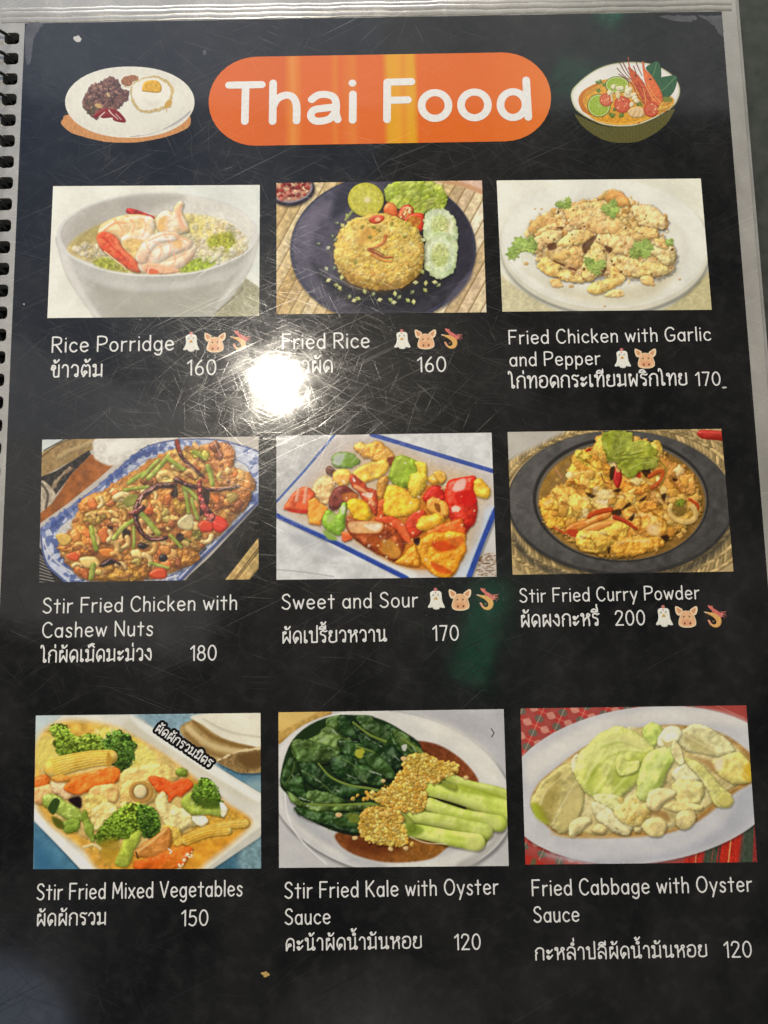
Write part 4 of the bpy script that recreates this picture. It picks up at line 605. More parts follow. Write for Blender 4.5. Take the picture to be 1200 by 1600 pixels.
def cabbage():
    c = Canvas(1200, 815, (166, 76, 70), seed=27)
    # tartan cloth
    def tart(P, ang, ox, oy, sc):
        ca, sa = math.cos(math.radians(ang)), math.sin(math.radians(ang))
        for i in range(-16, 16):
            for j in range(-16, 16):
                cx, cy = ox + sc * (i * ca - j * sa * .8), oy + sc * (i * sa + j * ca * .8)
                if not (-40 < cx < 1240 and -40 < cy < 850): continue
                q = ((188, 66, 62), (104, 108, 94), (206, 142, 126), (168, 84, 78))[(i % 2) * 2 + (j % 2)]
                c.blob(ell(cx, cy, sc * .5, sc * .42, ang, 4), q, sm=True, soft=2, op=.9)
        for i in range(-8, 8): c.stroke([(ox + sc * 2 * i * ca - 900 * -sa, oy + sc * 2 * i * sa - 900 * ca), (ox + sc * 2 * i * ca + 900 * -sa, oy + sc * 2 * i * sa + 900 * ca)], 3, (226, 190, 160), r=0, op=.7)
        for j in range(-8, 8): c.stroke([(ox - sc * 1.6 * j * sa - 900 * ca, oy + sc * 1.6 * j * ca - 900 * sa), (ox - sc * 1.6 * j * sa + 900 * ca, oy + sc * 1.6 * j * ca + 900 * sa)], 3, (214, 170, 140), r=0, op=.6)
    tart(0, 24, 100, 120, 46)
    c.blob("760,811 1200,560 1200,815", (158, 62, 54), sm=False)
    for P, w, q in (("1130,590 1110,790", 70, (74, 84, 70)), ("1040,650 1020,800", 90, (186, 56, 44)), ("950,690 930,800", 60, (78, 84, 70)), ("860,730 850,800", 80, (184, 58, 48)), ("1040,640 1022,800", 5, (226, 190, 120)), ("990,670 975,800", 6, (60, 66, 60)), ("1170,570 1160,790", 40, (150, 62, 60)), ("1100,600 1080,800", 5, (130, 70, 66)), ("955,690 940,800", 5, (150, 90, 80)), ("870,730 865,800", 4, (220, 180, 120))): c.stroke(P, w, q, r=0, soft=2, sm=False, tex=.07, tsc=16)
    c.blob("40,740 150,790 40,800", (180, 60, 50), soft=3); c.stroke("90,770 80,800", 26, (110, 96, 70), r=0, soft=2)
    PL = ell(620, 405, 680, 375, -7, 44)
    c.blob(PL, (204, 202, 202), 'plate', soft=3, sh=16); c.blob("60,290 200,190 420,90 700,40 960,50 1120,110 1000,115 760,95 520,125 320,215 150,325 70,400", (220, 216, 208), soft=24)
    c.blob("1090,420 1150,420 1140,580 960,690 700,770 400,790 150,740 400,760 760,720 1000,590", (186, 186, 192), soft=26); pass
    c.blob("75,500 110,400 200,320 320,230 440,170 600,130 760,115 900,130 1000,160 1080,210 1150,280 1150,380 1060,440 960,520 860,590 720,640 560,655 380,660 220,650 150,600", (190, 152, 88), 'sauce', soft=9, tex=.06, tsc=60, g=((300, 300, 700, 640), (178, 136, 78)))
    c.blob("100,500 130,410 230,320 320,250 440,150 640,130 800,130 960,150 1080,240 1130,320 1100,390 1020,440 940,500 880,540 760,620 600,630 420,640 260,630 160,590", (212, 196, 136), 'cabbage_leaf', r=20, soft=14, rough=6, rsc=40, lump=8, lsc=60, col2=(226, 216, 160), tsc=60, op=.9)
    def l(P, col, n='cabbage_leaf', r=30, **k):
        col = tuple(v + (w - v) * .34 for v, w in zip(col, (232, 226, 176)))
        d = dict(soft=3.5, sh=11, spec=.05, lump=5, lsc=66, rough=4, rsc=40, tex=.03, col2=tuple(min(255, x * 1.1 + 4) for x in col), tsc=46, amb=.6); d.update(k); c.blob(P, col, n, r=r, **d)
    l("75,510 110,410 190,330 270,300 325,370 328,470 300,570 230,645 160,600", (176, 160, 90), r=24); c.blob("80,495 125,505 160,590 100,560", (172, 184, 60), soft=12); c.blob("110,520 150,420 215,350 205,480 170,590", (150, 132, 66), soft=24, op=.6); c.blob("255,440 300,420 326,470 295,570 235,605 225,540", (208, 192, 130), soft=12, op=.8)
    l("610,150 655,105 702,130 690,200 650,225", (170, 194, 76), r=14); l("265,290 300,258 332,300 322,350 280,345", (228, 214, 164), r=14)
    l("775,170 845,118 930,128 1000,175 1062,240 980,270 900,252 820,240", (206, 198, 144), r=22); c.blob("800,160 880,180 960,250 860,240", (184, 168, 108), soft=18, op=.7); l("680,180 715,138 770,120 802,150 775,200 735,225 690,220", (234, 226, 186), r=20)
    l("285,350 300,290 335,225 395,168 475,128 560,148 635,190 668,240 620,300 590,390 540,440 480,500 430,490 380,465 320,420", (198, 204, 100), r=46); k = c.last
    c.blob("340,250 400,180 480,150 540,170 480,230 400,290 350,330", (222, 224, 146), soft=26, op=.7); c.blob("480,330 560,270 640,250 610,340 540,420 470,430", (176, 188, 76), soft=24, op=.7); c.blob("320,360 380,300 420,360 400,450 340,420", (184, 192, 84), soft=22, op=.6); c.blob("500,170 580,165 640,215 590,240 520,215", (226, 220, 150), soft=18, op=.7)
    for P in ("330,400 375,310 430,215", "380,440 440,340 480,240", "430,470 520,380 600,280", "400,215 490,190 600,225", "350,350 410,280 500,235 630,245"): c.stroke(P, 12, (228, 230, 156), w2=4, soft=8, r=0, op=.65); c.stroke([(x + 16, y + 10) for x, y in pts(P)], 12, (150, 164, 62), w2=4, soft=9, r=0, op=.4)
    l("480,325 505,275 545,292 600,290 585,340 510,362", (188, 198, 92), r=14); l("380,462 440,450 505,465 502,525 440,525", (208, 208, 130), r=20)
    l("370,490 430,505 500,550 562,600 540,640 480,632 400,575", (224, 210, 160), r=24); l("475,520 540,462 620,445 655,485 645,560 590,605 520,592", (224, 196, 112), r=24); c.scat(22, "500,480 620,460 640,560 540,600", (10, 22), [(236, 214, 140), (216, 184, 100)], sh=4, rough=2, op=.6)
    l("580,440 598,340 628,258 690,228 748,213 772,270 732,360 700,430 642,482 600,478", (186, 204, 96), r=34); c.stroke("600,450 655,340 740,225", 22, (220, 228, 152), soft=12, r=0, op=.8); c.stroke("665,440 705,365 745,285", 14, (150, 172, 62), soft=9, r=0, op=.55)
    l("760,185 795,220 805,300 775,300 752,240", (224, 208, 150), r=12); l("760,342 812,308 885,318 893,382 822,394 770,382", (224, 216, 166), r=20); l("820,278 885,300 945,350 1005,420 1052,482 1022,518 960,502 918,420 858,340", (196, 190, 98), r=24); c.blob("965,480 1005,440 1050,482 1012,514", (212, 200, 116), soft=8, r=14)
    l("945,300 1000,262 1082,248 1133,300 1136,382 1080,398 1000,372", (220, 198, 96), r=28); c.blob("1095,320 1136,300 1136,382 1098,372", (210, 172, 50), soft=14, op=.8); c.blob("955,290 1000,275 990,330 960,330", (232, 220, 182), soft=10); c.blob("835,262 945,292 962,345 905,302", (168, 128, 78), soft=12, op=.7)
    l("755,400 800,380 890,388 908,440 882,492 800,502 760,460", (216, 196, 116), r=24); l("710,512 780,482 890,500 890,528 780,534", (220, 194, 116), r=14)
    for P in ("790,150 860,190 950,240", "840,300 900,380 980,480", "1000,270 1060,300 1120,370", "770,400 830,420 890,480", "120,500 150,430 230,360", "180,590 230,490 290,390"): c.stroke(P, 8, (234, 228, 182), w2=4, soft=5, r=0, op=.6)
    for P, cc in (("632,485 650,445 700,420 770,432 765,460 720,490 680,530 640,510", (232, 204, 140)), ("610,600 650,570 700,565 728,600 700,645 650,650", (228, 200, 128)), ("258,650 265,590 310,555 360,560 372,590 330,620 290,650", (222, 204, 140)), ("770,560 800,530 860,530 875,570 830,615 790,610", (216, 190, 122)), ("375,625 400,590 440,610 420,640", (222, 190, 120)), ("480,600 550,610 545,648 500,640", (226, 206, 150)), ("570,600 610,610 600,640 570,635", (222, 196, 130))): l(P, cc, 'garlic_clove', r=26, lump=4, sh=12)
    c.stroke("170,640 260,655 400,655 560,655 640,648", 8, (206, 180, 130), soft=5, r=0, op=.7); c.blob("640,540 720,530 740,580 700,560", (150, 108, 60), soft=10, op=.7); c.blob("700,180 730,200 760,190 730,230", (206, 190, 130), soft=6)
    return c.finish()
def egg_plate():
    c = Canvas(1200, 730, (60, 64, 72), s=.4, seed=31, alpha=True); c.a[:] = 0
    c.blob("56,540 70,500 110,465 400,440 1000,440 1095,470 1113,510 1100,560 1040,600 900,650 700,688 560,694 400,685 250,650 130,610", (212, 150, 92), 'saucer', soft=1, tex=.04, tsc=20)
    c.blob([(615 + 528 * (abs(math.cos(t)) ** .93) * (1 if math.cos(t) > 0 else -1), 363 + 291 * math.sin(t)) for t in np.linspace(0, 6.2832, 40, endpoint=False)], (232, 228, 214), 'plate', soft=1, tex=.012); b = c.last
    c.blob("640,640 760,625 900,580 1040,490 1110,430 1095,465 1000,540 860,600 740,635", (196, 192, 190), soft=2); c.stroke("620,645 700,638", 4, (120, 110, 110), r=0, op=.7); c.stroke("880,590 1000,520 1110,440", 5, (150, 146, 156), r=0, op=.6)
    c.blob(ell(615, 360, 420, 220, 2), (235, 232, 219), soft=30)
    c.blob("545,190 570,155 620,145 680,155 685,180 640,200 620,235 580,235 550,215", (166, 112, 74), 'sauce_cup', r=8, lump=6, lsc=14, rough=3, tex=.1, tsc=16); c.stroke("560,238 610,245", 6, (196, 186, 160), r=0)
    c.blob("245,320 280,230 330,215 400,195 455,160 500,185 540,230 570,260 610,275 600,340 550,370 520,415 440,440 400,430 340,495 270,450 235,400", (112, 78, 68), 'minced_pork', r=24, rough=9, rsc=22, lump=9, lsc=18, col2=(140, 100, 84), tsc=24, sh=8); k = c.last
    c.scat(230, "250,330 290,230 455,170 560,260 600,300 540,390 430,430 300,460", (8, 18), [(126, 84, 74), (98, 66, 58), (150, 108, 92), (84, 60, 50), (172, 130, 108)], rough=2, sh=4, op=.85)
    c.scat(40, "240,380 300,340 340,420 300,470 250,430", (8, 16), [(96, 84, 56), (120, 90, 66)], rough=2, op=.8); c.blob(ell(360, 395, 32, 18, 20), (206, 168, 112), r=8); c.blob(ell(440, 305, 22, 12, 60), (206, 176, 130), r=6)
    c.blob("320,490 340,450 400,415 440,415 500,425 540,455 580,505 575,530 520,525 480,510 470,490 400,495 370,485", (136, 40, 34), 'chilli_sauce', r=10, spec=.1); c.stroke("365,485 410,445", 8, (232, 222, 206), r=0); c.stroke("445,430 470,460 520,505", 12, (232, 206, 196), w2=5, r=0); c.stroke("500,460 545,505", 7, (222, 190, 180), r=0)
    c.blob("618,280 625,220 670,180 740,160 820,150 880,170 940,210 970,270 950,350 945,400 880,430 780,450 700,440 650,390 630,330", (206, 182, 126), 'fried_egg', rough=6, rsc=40, soft=2, tex=.06, tsc=20, sh=6); k = c.last
    c.blob("630,280 640,230 690,190 750,172 820,165 880,190 930,230 950,280 935,340 915,380 860,410 780,430 710,425 670,385 645,330", (238, 234, 220), soft=6, rough=3); c.blob("905,370 940,340 960,360 945,400 900,410", (206, 164, 80), soft=5); c.stroke("940,215 970,265 955,310", 14, (214, 184, 120), soft=5, r=0); c.stroke("915,400 915,445", 7, (206, 170, 100), soft=2, r=0)
    c.blob("715,255 730,205 780,185 840,190 872,230 870,275 830,288 760,280 720,275", (226, 174, 56), 'egg_yolk', r=20, soft=2, tex=.05, tsc=20); c.blob("730,330 800,360 870,340 840,390 760,390", (226, 220, 204), soft=16, op=.7)
    return c.finish()
def soup_bowl():
    c = Canvas(1200, 900, (52, 52, 50), s=.4, seed=33, alpha=True); c.a[:] = 0
    c.blob("138,580 170,600 400,700 640,710 840,660 1065,540 1050,600 1000,680 920,750 820,810 720,850 600,860 480,852 380,820 280,760 200,690 150,620", (98, 94, 52), 'bowl', soft=1, tex=.06, tsc=16); b = c.last
    c.blob("98,430 110,360 150,310 240,230 340,165 460,120 600,98 740,98 860,115 960,155 1050,215 1110,290 1130,360 1120,430 1080,510 1000,570 880,640 740,695 600,715 440,705 320,665 200,600 130,530", (92, 92, 58), b, soft=1)
    c.blob("104,430 116,365 155,315 242,238 342,173 460,128 600,106 740,106 860,123 958,162 1046,222 1102,292 1122,360 1112,428 1072,502 994,562 876,632 738,686 600,704 442,694 324,656 206,592 136,526", (214, 212, 186), soft=1)
    c.blob("120,430 132,370 168,322 250,248 345,184 460,140 600,118 740,118 856,136 950,172 1036,232 1090,298 1108,362 1098,424 1058,494 984,552 870,620 735,672 600,690 446,680 330,644 215,582 150,520", (236, 231, 224), soft=2)
    c.blob("172,460 185,410 230,360 320,310 450,262 700,300 900,380 1050,430 1066,490 1000,552 876,620 735,676 600,694 446,684 330,646 240,580 190,520", (222, 160, 54), 'soup', soft=2, tex=.05, tsc=40); k = c.last
    c.blob("174,460 190,405 240,355 330,310 420,275 340,330 250,380 215,450 240,530 300,600 220,570 185,510", (200, 116, 40), soft=6); c.stroke("230,430 280,380 340,350", 20, (206, 134, 46), soft=5, r=0); c.scat(26, "220,480 300,620 700,680 900,600 600,660 320,600", (8, 20), [(200, 120, 40), (214, 140, 50)], sh=0, op=.8); c.stroke("330,650 600,685 850,620", 12, (238, 186, 84), soft=5, r=0)
    # leaves
    for P, v in (("805,160 850,120 905,95 940,130 948,190 945,250 900,290 860,230", "905,110 880,200 850,270"), ("900,300 940,250 1000,235 1088,230 1095,290 1070,370 1020,430 960,440 930,370", "1080,245 1000,330 930,390")):
        c.blob(P, (56, 98, 66), 'lime_leaf', soft=1, r=6, tex=.04, sh=6, amb=.8); c.stroke(v, 6, (110, 150, 104), r=0, soft=1)
    c.blob("960,440 1010,430 1050,450 1040,475 980,480", (130, 134, 50), 'coriander', soft=3, rough=3)
    # whiskers and prawn heads
    for P in ("535,160 600,230 690,300", "560,110 610,200 690,290", "590,105 640,200 700,280", "715,110 740,170 770,230", "690,140 720,220 760,270", "550,215 620,260 690,330", "640,160 700,260 760,330"): c.stroke(P, 9, (110, 56, 44), w2=6, r=3)
    c.blob("635,60 645,60 660,150 720,210 780,290 830,370 860,460 820,500 780,480 730,380 690,330 670,260 645,170", (200, 92, 52), 'prawn', r=18, spec=.1, sh=8, lump=5, lsc=24, rough=2); 
    c.blob("770,100 785,105 800,170 850,220 900,290 950,380 965,470 930,515 870,500 840,420 800,300 780,200", (222, 110, 58), 'prawn', r=20, spec=.12, sh=8, lump=3, lsc=24); c.stroke("850,430 960,430", 8, (190, 78, 40), r=0, soft=2); c.stroke("800,320 860,430 900,470", 9, (240, 160, 100), r=3)
    for P in ("700,300 740,360 780,450", "720,280 800,400 840,460", "690,330 730,420 790,500", "660,290 740,330 800,340"): c.stroke(P, 12, (176, 66, 40), w2=8, r=4, op=.9)
    for P in ("640,250 700,330 720,400", "780,350 800,430 800,500", "820,300 870,400 960,500", "660,320 690,380"): c.stroke(P, 7, (228, 168, 96), r=2)
    c.blob(ell(845, 262, 12, 10), (70, 40, 30), r=5, spec=.4); c.blob(ell(710, 228, 9, 8), (70, 40, 30), r=4)
    def lime(x, y, rx, ry, a):
        c.blob(ell(x, y, rx, ry, a), (92, 110, 40), 'lime_slice', soft=1, sh=6); c.blob(ell(x, y, rx - 8, ry - 7, a), (214, 222, 150), soft=1); c.blob(ell(x, y, rx - 16, ry - 14, a), (158, 182, 62), soft=1.5, tex=.06, tsc=14)
        for t in range(0, 360, 36): c.stroke([(x, y), (x + (rx - 14) * math.cos(math.radians(t)), y + (ry - 12) * math.sin(math.radians(t)))], 4, (196, 208, 120), r=0, soft=1, op=.6)
    lime(535, 315, 112, 80, 0); lime(365, 510, 110, 108, 10)
    for x, y, s, q in ((365, 290, 40, 2), (360, 370, 30, 3), (410, 315, 26, 8), (520, 540, 34, 4), (490, 595, 42, 5), (580, 600, 36, 6), (745, 495, 36, 7)): cilantro(c, x, y, s * .8, (104, 126, 54), q)
    def tom(x, y, r):
        c.blob(ell(x, y, r, r * 1.02), (200, 82, 54), 'tomato', r=10, soft=1, sh=6, amb=.7); c.blob(ell(x, y, r * .78, r * .8), (214, 104, 74), soft=3)
        c.scat(26, ell(x, y, r * .7, r * .72), (4, 9), [(240, 190, 140), (190, 56, 40), (226, 130, 90)], sh=0)
    tom(432, 455, 62); tom(585, 500, 78)
    for P in ("455,385 480,370 505,390 490,415 500,470 480,470 470,415 445,405", "520,380 560,370 560,440 530,440", "600,390 650,370 690,420 640,440 600,420"): c.blob(P, (226, 206, 156), 'mushroom', r=10, sh=6, lump=3)
    for x, y in ((500, 333), (548, 350), (575, 345), (465, 388), (630, 345), (655, 360), (625, 380), (690, 410), (700, 440), (720, 468), (670, 500), (640, 385)): c.blob(np.array(ell(x, y, 26, 20, x, 8)), (234, 222, 186), 'mushroom', r=12, sh=6, rough=2)
    c.blob("635,560 680,530 740,520 790,545 800,590 760,620 690,622 650,600", (226, 190, 136), 'prawn', r=18, sh=6, lump=7, lsc=20); c.stroke("660,600 690,540", 5, (250, 230, 200), r=0, soft=2); c.stroke("710,610 730,530", 5, (250, 230, 200), r=0, soft=2); c.stroke("755,610 765,540", 5, (250, 230, 200), r=0, soft=2)
    tom(855, 545, 72); c.scat(40, "930,500 1050,470 1050,520 940,590", (8, 18), [(236, 190, 90), (214, 140, 50)], sh=1, op=.7)
    return c.finish()
def icon_chicken():
    c = Canvas(320, 400, (40, 42, 40), s=.8, seed=41, alpha=True); c.a[:] = 0
    c.blob("115,35 135,22 160,20 172,40 168,80 150,100 130,90", (196, 120, 112), 'comb', soft=2, r=6)
    c.blob("55,110 75,80 110,66 150,70 190,66 225,80 243,110 250,190 262,250 290,310 298,335 270,346 215,338 205,362 155,370 110,360 95,338 40,345 20,330 30,305 55,260 62,190", (224, 222, 210), 'head', r=24, soft=2, amb=.8, lump=2, tex=.02, tsc=30)
    c.blob("130,70 145,90 160,72 150,105 135,100", (196, 130, 120), soft=2); c.blob(ell(107, 138, 13, 14), (150, 142, 124), 'eye', soft=2); c.blob(ell(185, 132, 11, 14), (150, 142, 124), 'eye', soft=2)
    for x in (108, 186): c.blob(ell(x, 135, 5, 6), (90, 84, 76), soft=2)
    c.blob("120,200 130,175 150,160 168,175 178,200 165,215 148,205 130,215", (206, 164, 100), 'beak', r=6, soft=2); c.stroke("135,205 148,198 165,206", 5, (130, 100, 66), r=0, soft=1)
    for P in ("90,280 110,300", "180,290 200,270", "130,320 150,330"): c.stroke(P, 5, (206, 202, 186), r=0, soft=3)
    return c.finish()
def icon_pig():
    c = Canvas(360, 330, (40, 42, 40), s=.8, seed=42, alpha=True); c.a[:] = 0; W = (238, 206, 172)
    for n, P, Q in (('ear', "20,20 50,20 100,45 125,70 100,120 70,150 35,130 18,70", "40,40 80,55 108,80 80,120 50,100"), ('ear', "330,20 300,18 250,50 225,75 250,120 285,145 320,125 338,70", "310,40 270,60 245,85 275,120 300,100")):
        c.blob(P, W, n, soft=1.5); c.blob(Q, (204, 148, 108), soft=5)
    c.blob("105,100 140,82 190,80 240,90 275,120 295,170 312,230 305,285 250,315 180,322 110,315 65,285 60,230 75,180 88,130", W, 'head', soft=1.5)
    c.blob("110,105 145,90 190,88 236,98 266,126 285,175 300,230 293,275 245,300 180,306 115,300 75,275 70,230 84,185 96,135", (222, 174, 132), soft=4, tex=.03, tsc=40); c.blob(ell(180, 248, 78, 46), (214, 158, 118), 'snout', soft=12)
    for x, y in ((140, 165), (220, 163)): c.blob(ell(x, y, 12, 12), (110, 92, 76), 'eye', soft=3)
    for x, y in ((148, 262), (226, 260)): c.blob(ell(x, y, 14, 18), (120, 78, 60), 'nostril', soft=3)
    return c.finish()
def icon_shrimp():
    c = Canvas(360, 360, (40, 42, 40), s=.8, seed=43, alpha=True); c.a[:] = 0
    c.blob("72,10 110,14 145,22 150,50 200,80 240,105 262,130 290,125 270,190 240,180 200,150 150,120 125,85 100,62 85,45", (204, 112, 104), 'squid', soft=1.5, r=8, tex=.05, tsc=26)
    for P in ("260,110 310,105 345,100", "265,125 310,122 340,130", "270,140 320,150 345,175", "265,160 300,175 315,205", "255,150 290,150 320,140"): c.stroke(P, 13, (206, 122, 112), w2=5, r=3)
    for P in ("92,140 40,150 10,160", "100,150 60,180 25,200", "95,135 50,125 10,100"): c.stroke(P, 5, (170, 120, 84), w2=2, r=0, op=.8)
    c.blob("10,108 40,105 90,112 150,120 200,145 245,180 265,225 262,270 235,315 190,335 140,328 95,295 70,250 62,230 85,222 105,250 125,280 150,290 180,280 190,250 180,220 150,190 110,160 70,140", (218, 168, 100), 'prawn', soft=1.5, r=14, amb=.7, tex=.04, tsc=26)
    for P in ("190,140 175,190", "230,170 200,215", "258,220 205,245", "250,280 195,270", "200,325 172,290", "140,322 150,290"): c.stroke(P, 4, (176, 120, 70), r=0, soft=1.5, op=.7)
    c.blob("60,228 85,220 108,255 120,285 95,290 72,255", (214, 150, 124), soft=4); c.blob("8,105 45,104 70,118 40,122", (226, 196, 170), soft=2); c.blob(ell(70, 128, 6, 5), (50, 36, 30), 'eye', soft=1.5); c.blob("130,235 160,225 165,245 140,265", (110, 86, 60), soft=3)
    return c.finish()
# ---------------------------------------------------------------- pen-stroke lettering (baseline y=0, capital height 1, Thai consonant height .8)
def _S(s): return ('S', pts(s))
def _L(s): return ('L', pts(s))
def _E(cx, cy, rx, ry, a0=0, a1=360, n=16): return ('S', ell(cx, cy, rx, ry, 0, n, a0, a1) if a1 - a0 < 360 else ell(cx, cy, rx, ry, 0, n) + ell(cx, cy, rx, ry, 0, n)[:1])
BOWL = lambda x=.24, r=.24: _E(x, .31, r, .31)
GL = {
 'R': (.56, [_L(".02,0 .02,1"), _S(".02,1 .3,1 .5,.9 .5,.62 .3,.5 .04,.48"), _L(".22,.48 .54,0")]), 'P': (.54, [_L(".02,0 .02,1"), _S(".02,1 .3,1 .52,.9 .52,.6 .3,.47 .04,.46")]),
 'F': (.48, [_L(".02,0 .02,1 .48,1"), _L(".02,.52 .4,.52")]), 'G': (.62, [_S(".56,.86 .42,1 .2,.97 .03,.72 .03,.3 .18,.03 .42,.02 .58,.16 .6,.4"), _L(".6,.42 .36,.42")]),
 'C': (.56, [_S(".54,.86 .4,1 .2,.97 .03,.72 .03,.3 .2,.03 .4,.0 .55,.14")]), 'S': (.5, [_S(".46,.86 .34,1 .14,.97 .04,.8 .12,.62 .36,.46 .48,.28 .4,.06 .2,0 .02,.12")]),
 'N': (.58, [_L(".02,0 .02,1 .55,0 .55,1")]), 'M': (.7, [_L(".02,0 .06,1 .35,.3 .62,1 .68,0")]), 'V': (.56, [_L(".0,1 .28,0 .56,1")]), 'K': (.54, [_L(".02,0 .02,1"), _L(".5,1 .04,.45"), _L(".16,.58 .53,0")]),
 'O': (.68, [_E(.34, .5, .32, .5)]), 'B': (.5, []),
 'i': (.06, [_L(".03,0 .03,.64"), _L(".03,.9 .03,.91")]), 'l': (.06, [_L(".03,0 .03,1")]), 'c': (.42, [_S(".41,.52 .28,.63 .1,.56 .02,.34 .08,.1 .26,0 .42,.1")]), 'e': (.46, [_S(".04,.32 .42,.36 .42,.5 .28,.63 .1,.58 .02,.34 .08,.1 .26,0 .43,.1")]),
 'o': (.46, [_E(.23, .31, .22, .31)]), 'r': (.3, [_L(".03,0 .03,.64"), _S(".03,.42 .12,.58 .3,.63")]), 'd': (.46, [_E(.22, .31, .21, .31), _L(".43,0 .43,1")]), 'b': (.46, [_E(.24, .31, .21, .31), _L(".03,0 .03,1")]),
 'g': (.46, [_E(.22, .31, .21, .31), _S(".43,.64 .43,.2 .43,-.1 .34,-.28 .18,-.3 .05,-.2")]), 'h': (.42, [_L(".03,0 .03,1"), _S(".03,.4 .14,.6 .3,.62 .39,.48 .39,.2 .39,0")]), 'n': (.42, [_L(".03,0 .03,.64"), _S(".03,.4 .14,.6 .3,.62 .39,.48 .39,.2 .39,0")]),
 'k': (.4, [_L(".03,0 .03,1"), _L(".36,.62 .05,.28"), _L(".14,.38 .39,0")]), 'w': (.62, [_L("0,.64 .16,.02 .31,.55 .46,.02 .62,.64")]), 't': (.34, [_L(".17,0 .17,.9"), _L("0,.62 .34,.62")]), 'a': (.46, [_E(.22, .31, .21, .31), _L(".43,0 .43,.64")]),
 'p': (.46, [_E(.24, .31, .21, .31), _L(".03,-.3 .03,.64")]), 's': (.36, [_S(".34,.54 .24,.63 .1,.61 .05,.48 .14,.36 .28,.27 .33,.13 .24,.0 .1,.0 .01,.09")]), 'u': (.42, [_S(".03,.64 .03,.2 .1,.02 .24,.0 .39,.2"), _L(".39,.64 .39,0")]), 'y': (.44, [_L("0,.64 .22,.04"), _L(".44,.64 .14,-.3")]),
 'x': (.4, [_L("0,.64 .4,0"), _L("0,0 .4,.64")]), 'v': (.4, [_L("0,.64 .2,0 .4,.64")]),
 '0': (.56, [_E(.28, .5, .26, .5)]), '1': (.26, [_L("0,.8 .22,1 .22,0")]), '2': (.54, [_S(".02,.78 .1,.96 .28,1 .46,.9 .47,.68 .3,.4 .03,.02"), _L(".03,.01 .53,.01")]), '5': (.5, [_L(".44,1 .1,1 .06,.56"), _S(".06,.56 .26,.62 .44,.52 .48,.28 .36,.04 .18,0 .02,.1")]),
 '6': (.52, [_S(".38,1 .18,.75 .04,.38 .1,.08 .28,0 .46,.12 .47,.4 .32,.55 .14,.5 .05,.34")]), '7': (.5, [_L(".02,1 .48,1 .2,0")]), '8': (.52, [_E(.26, .76, .2, .23), _E(.26, .27, .25, .27)]),
}
h = .075
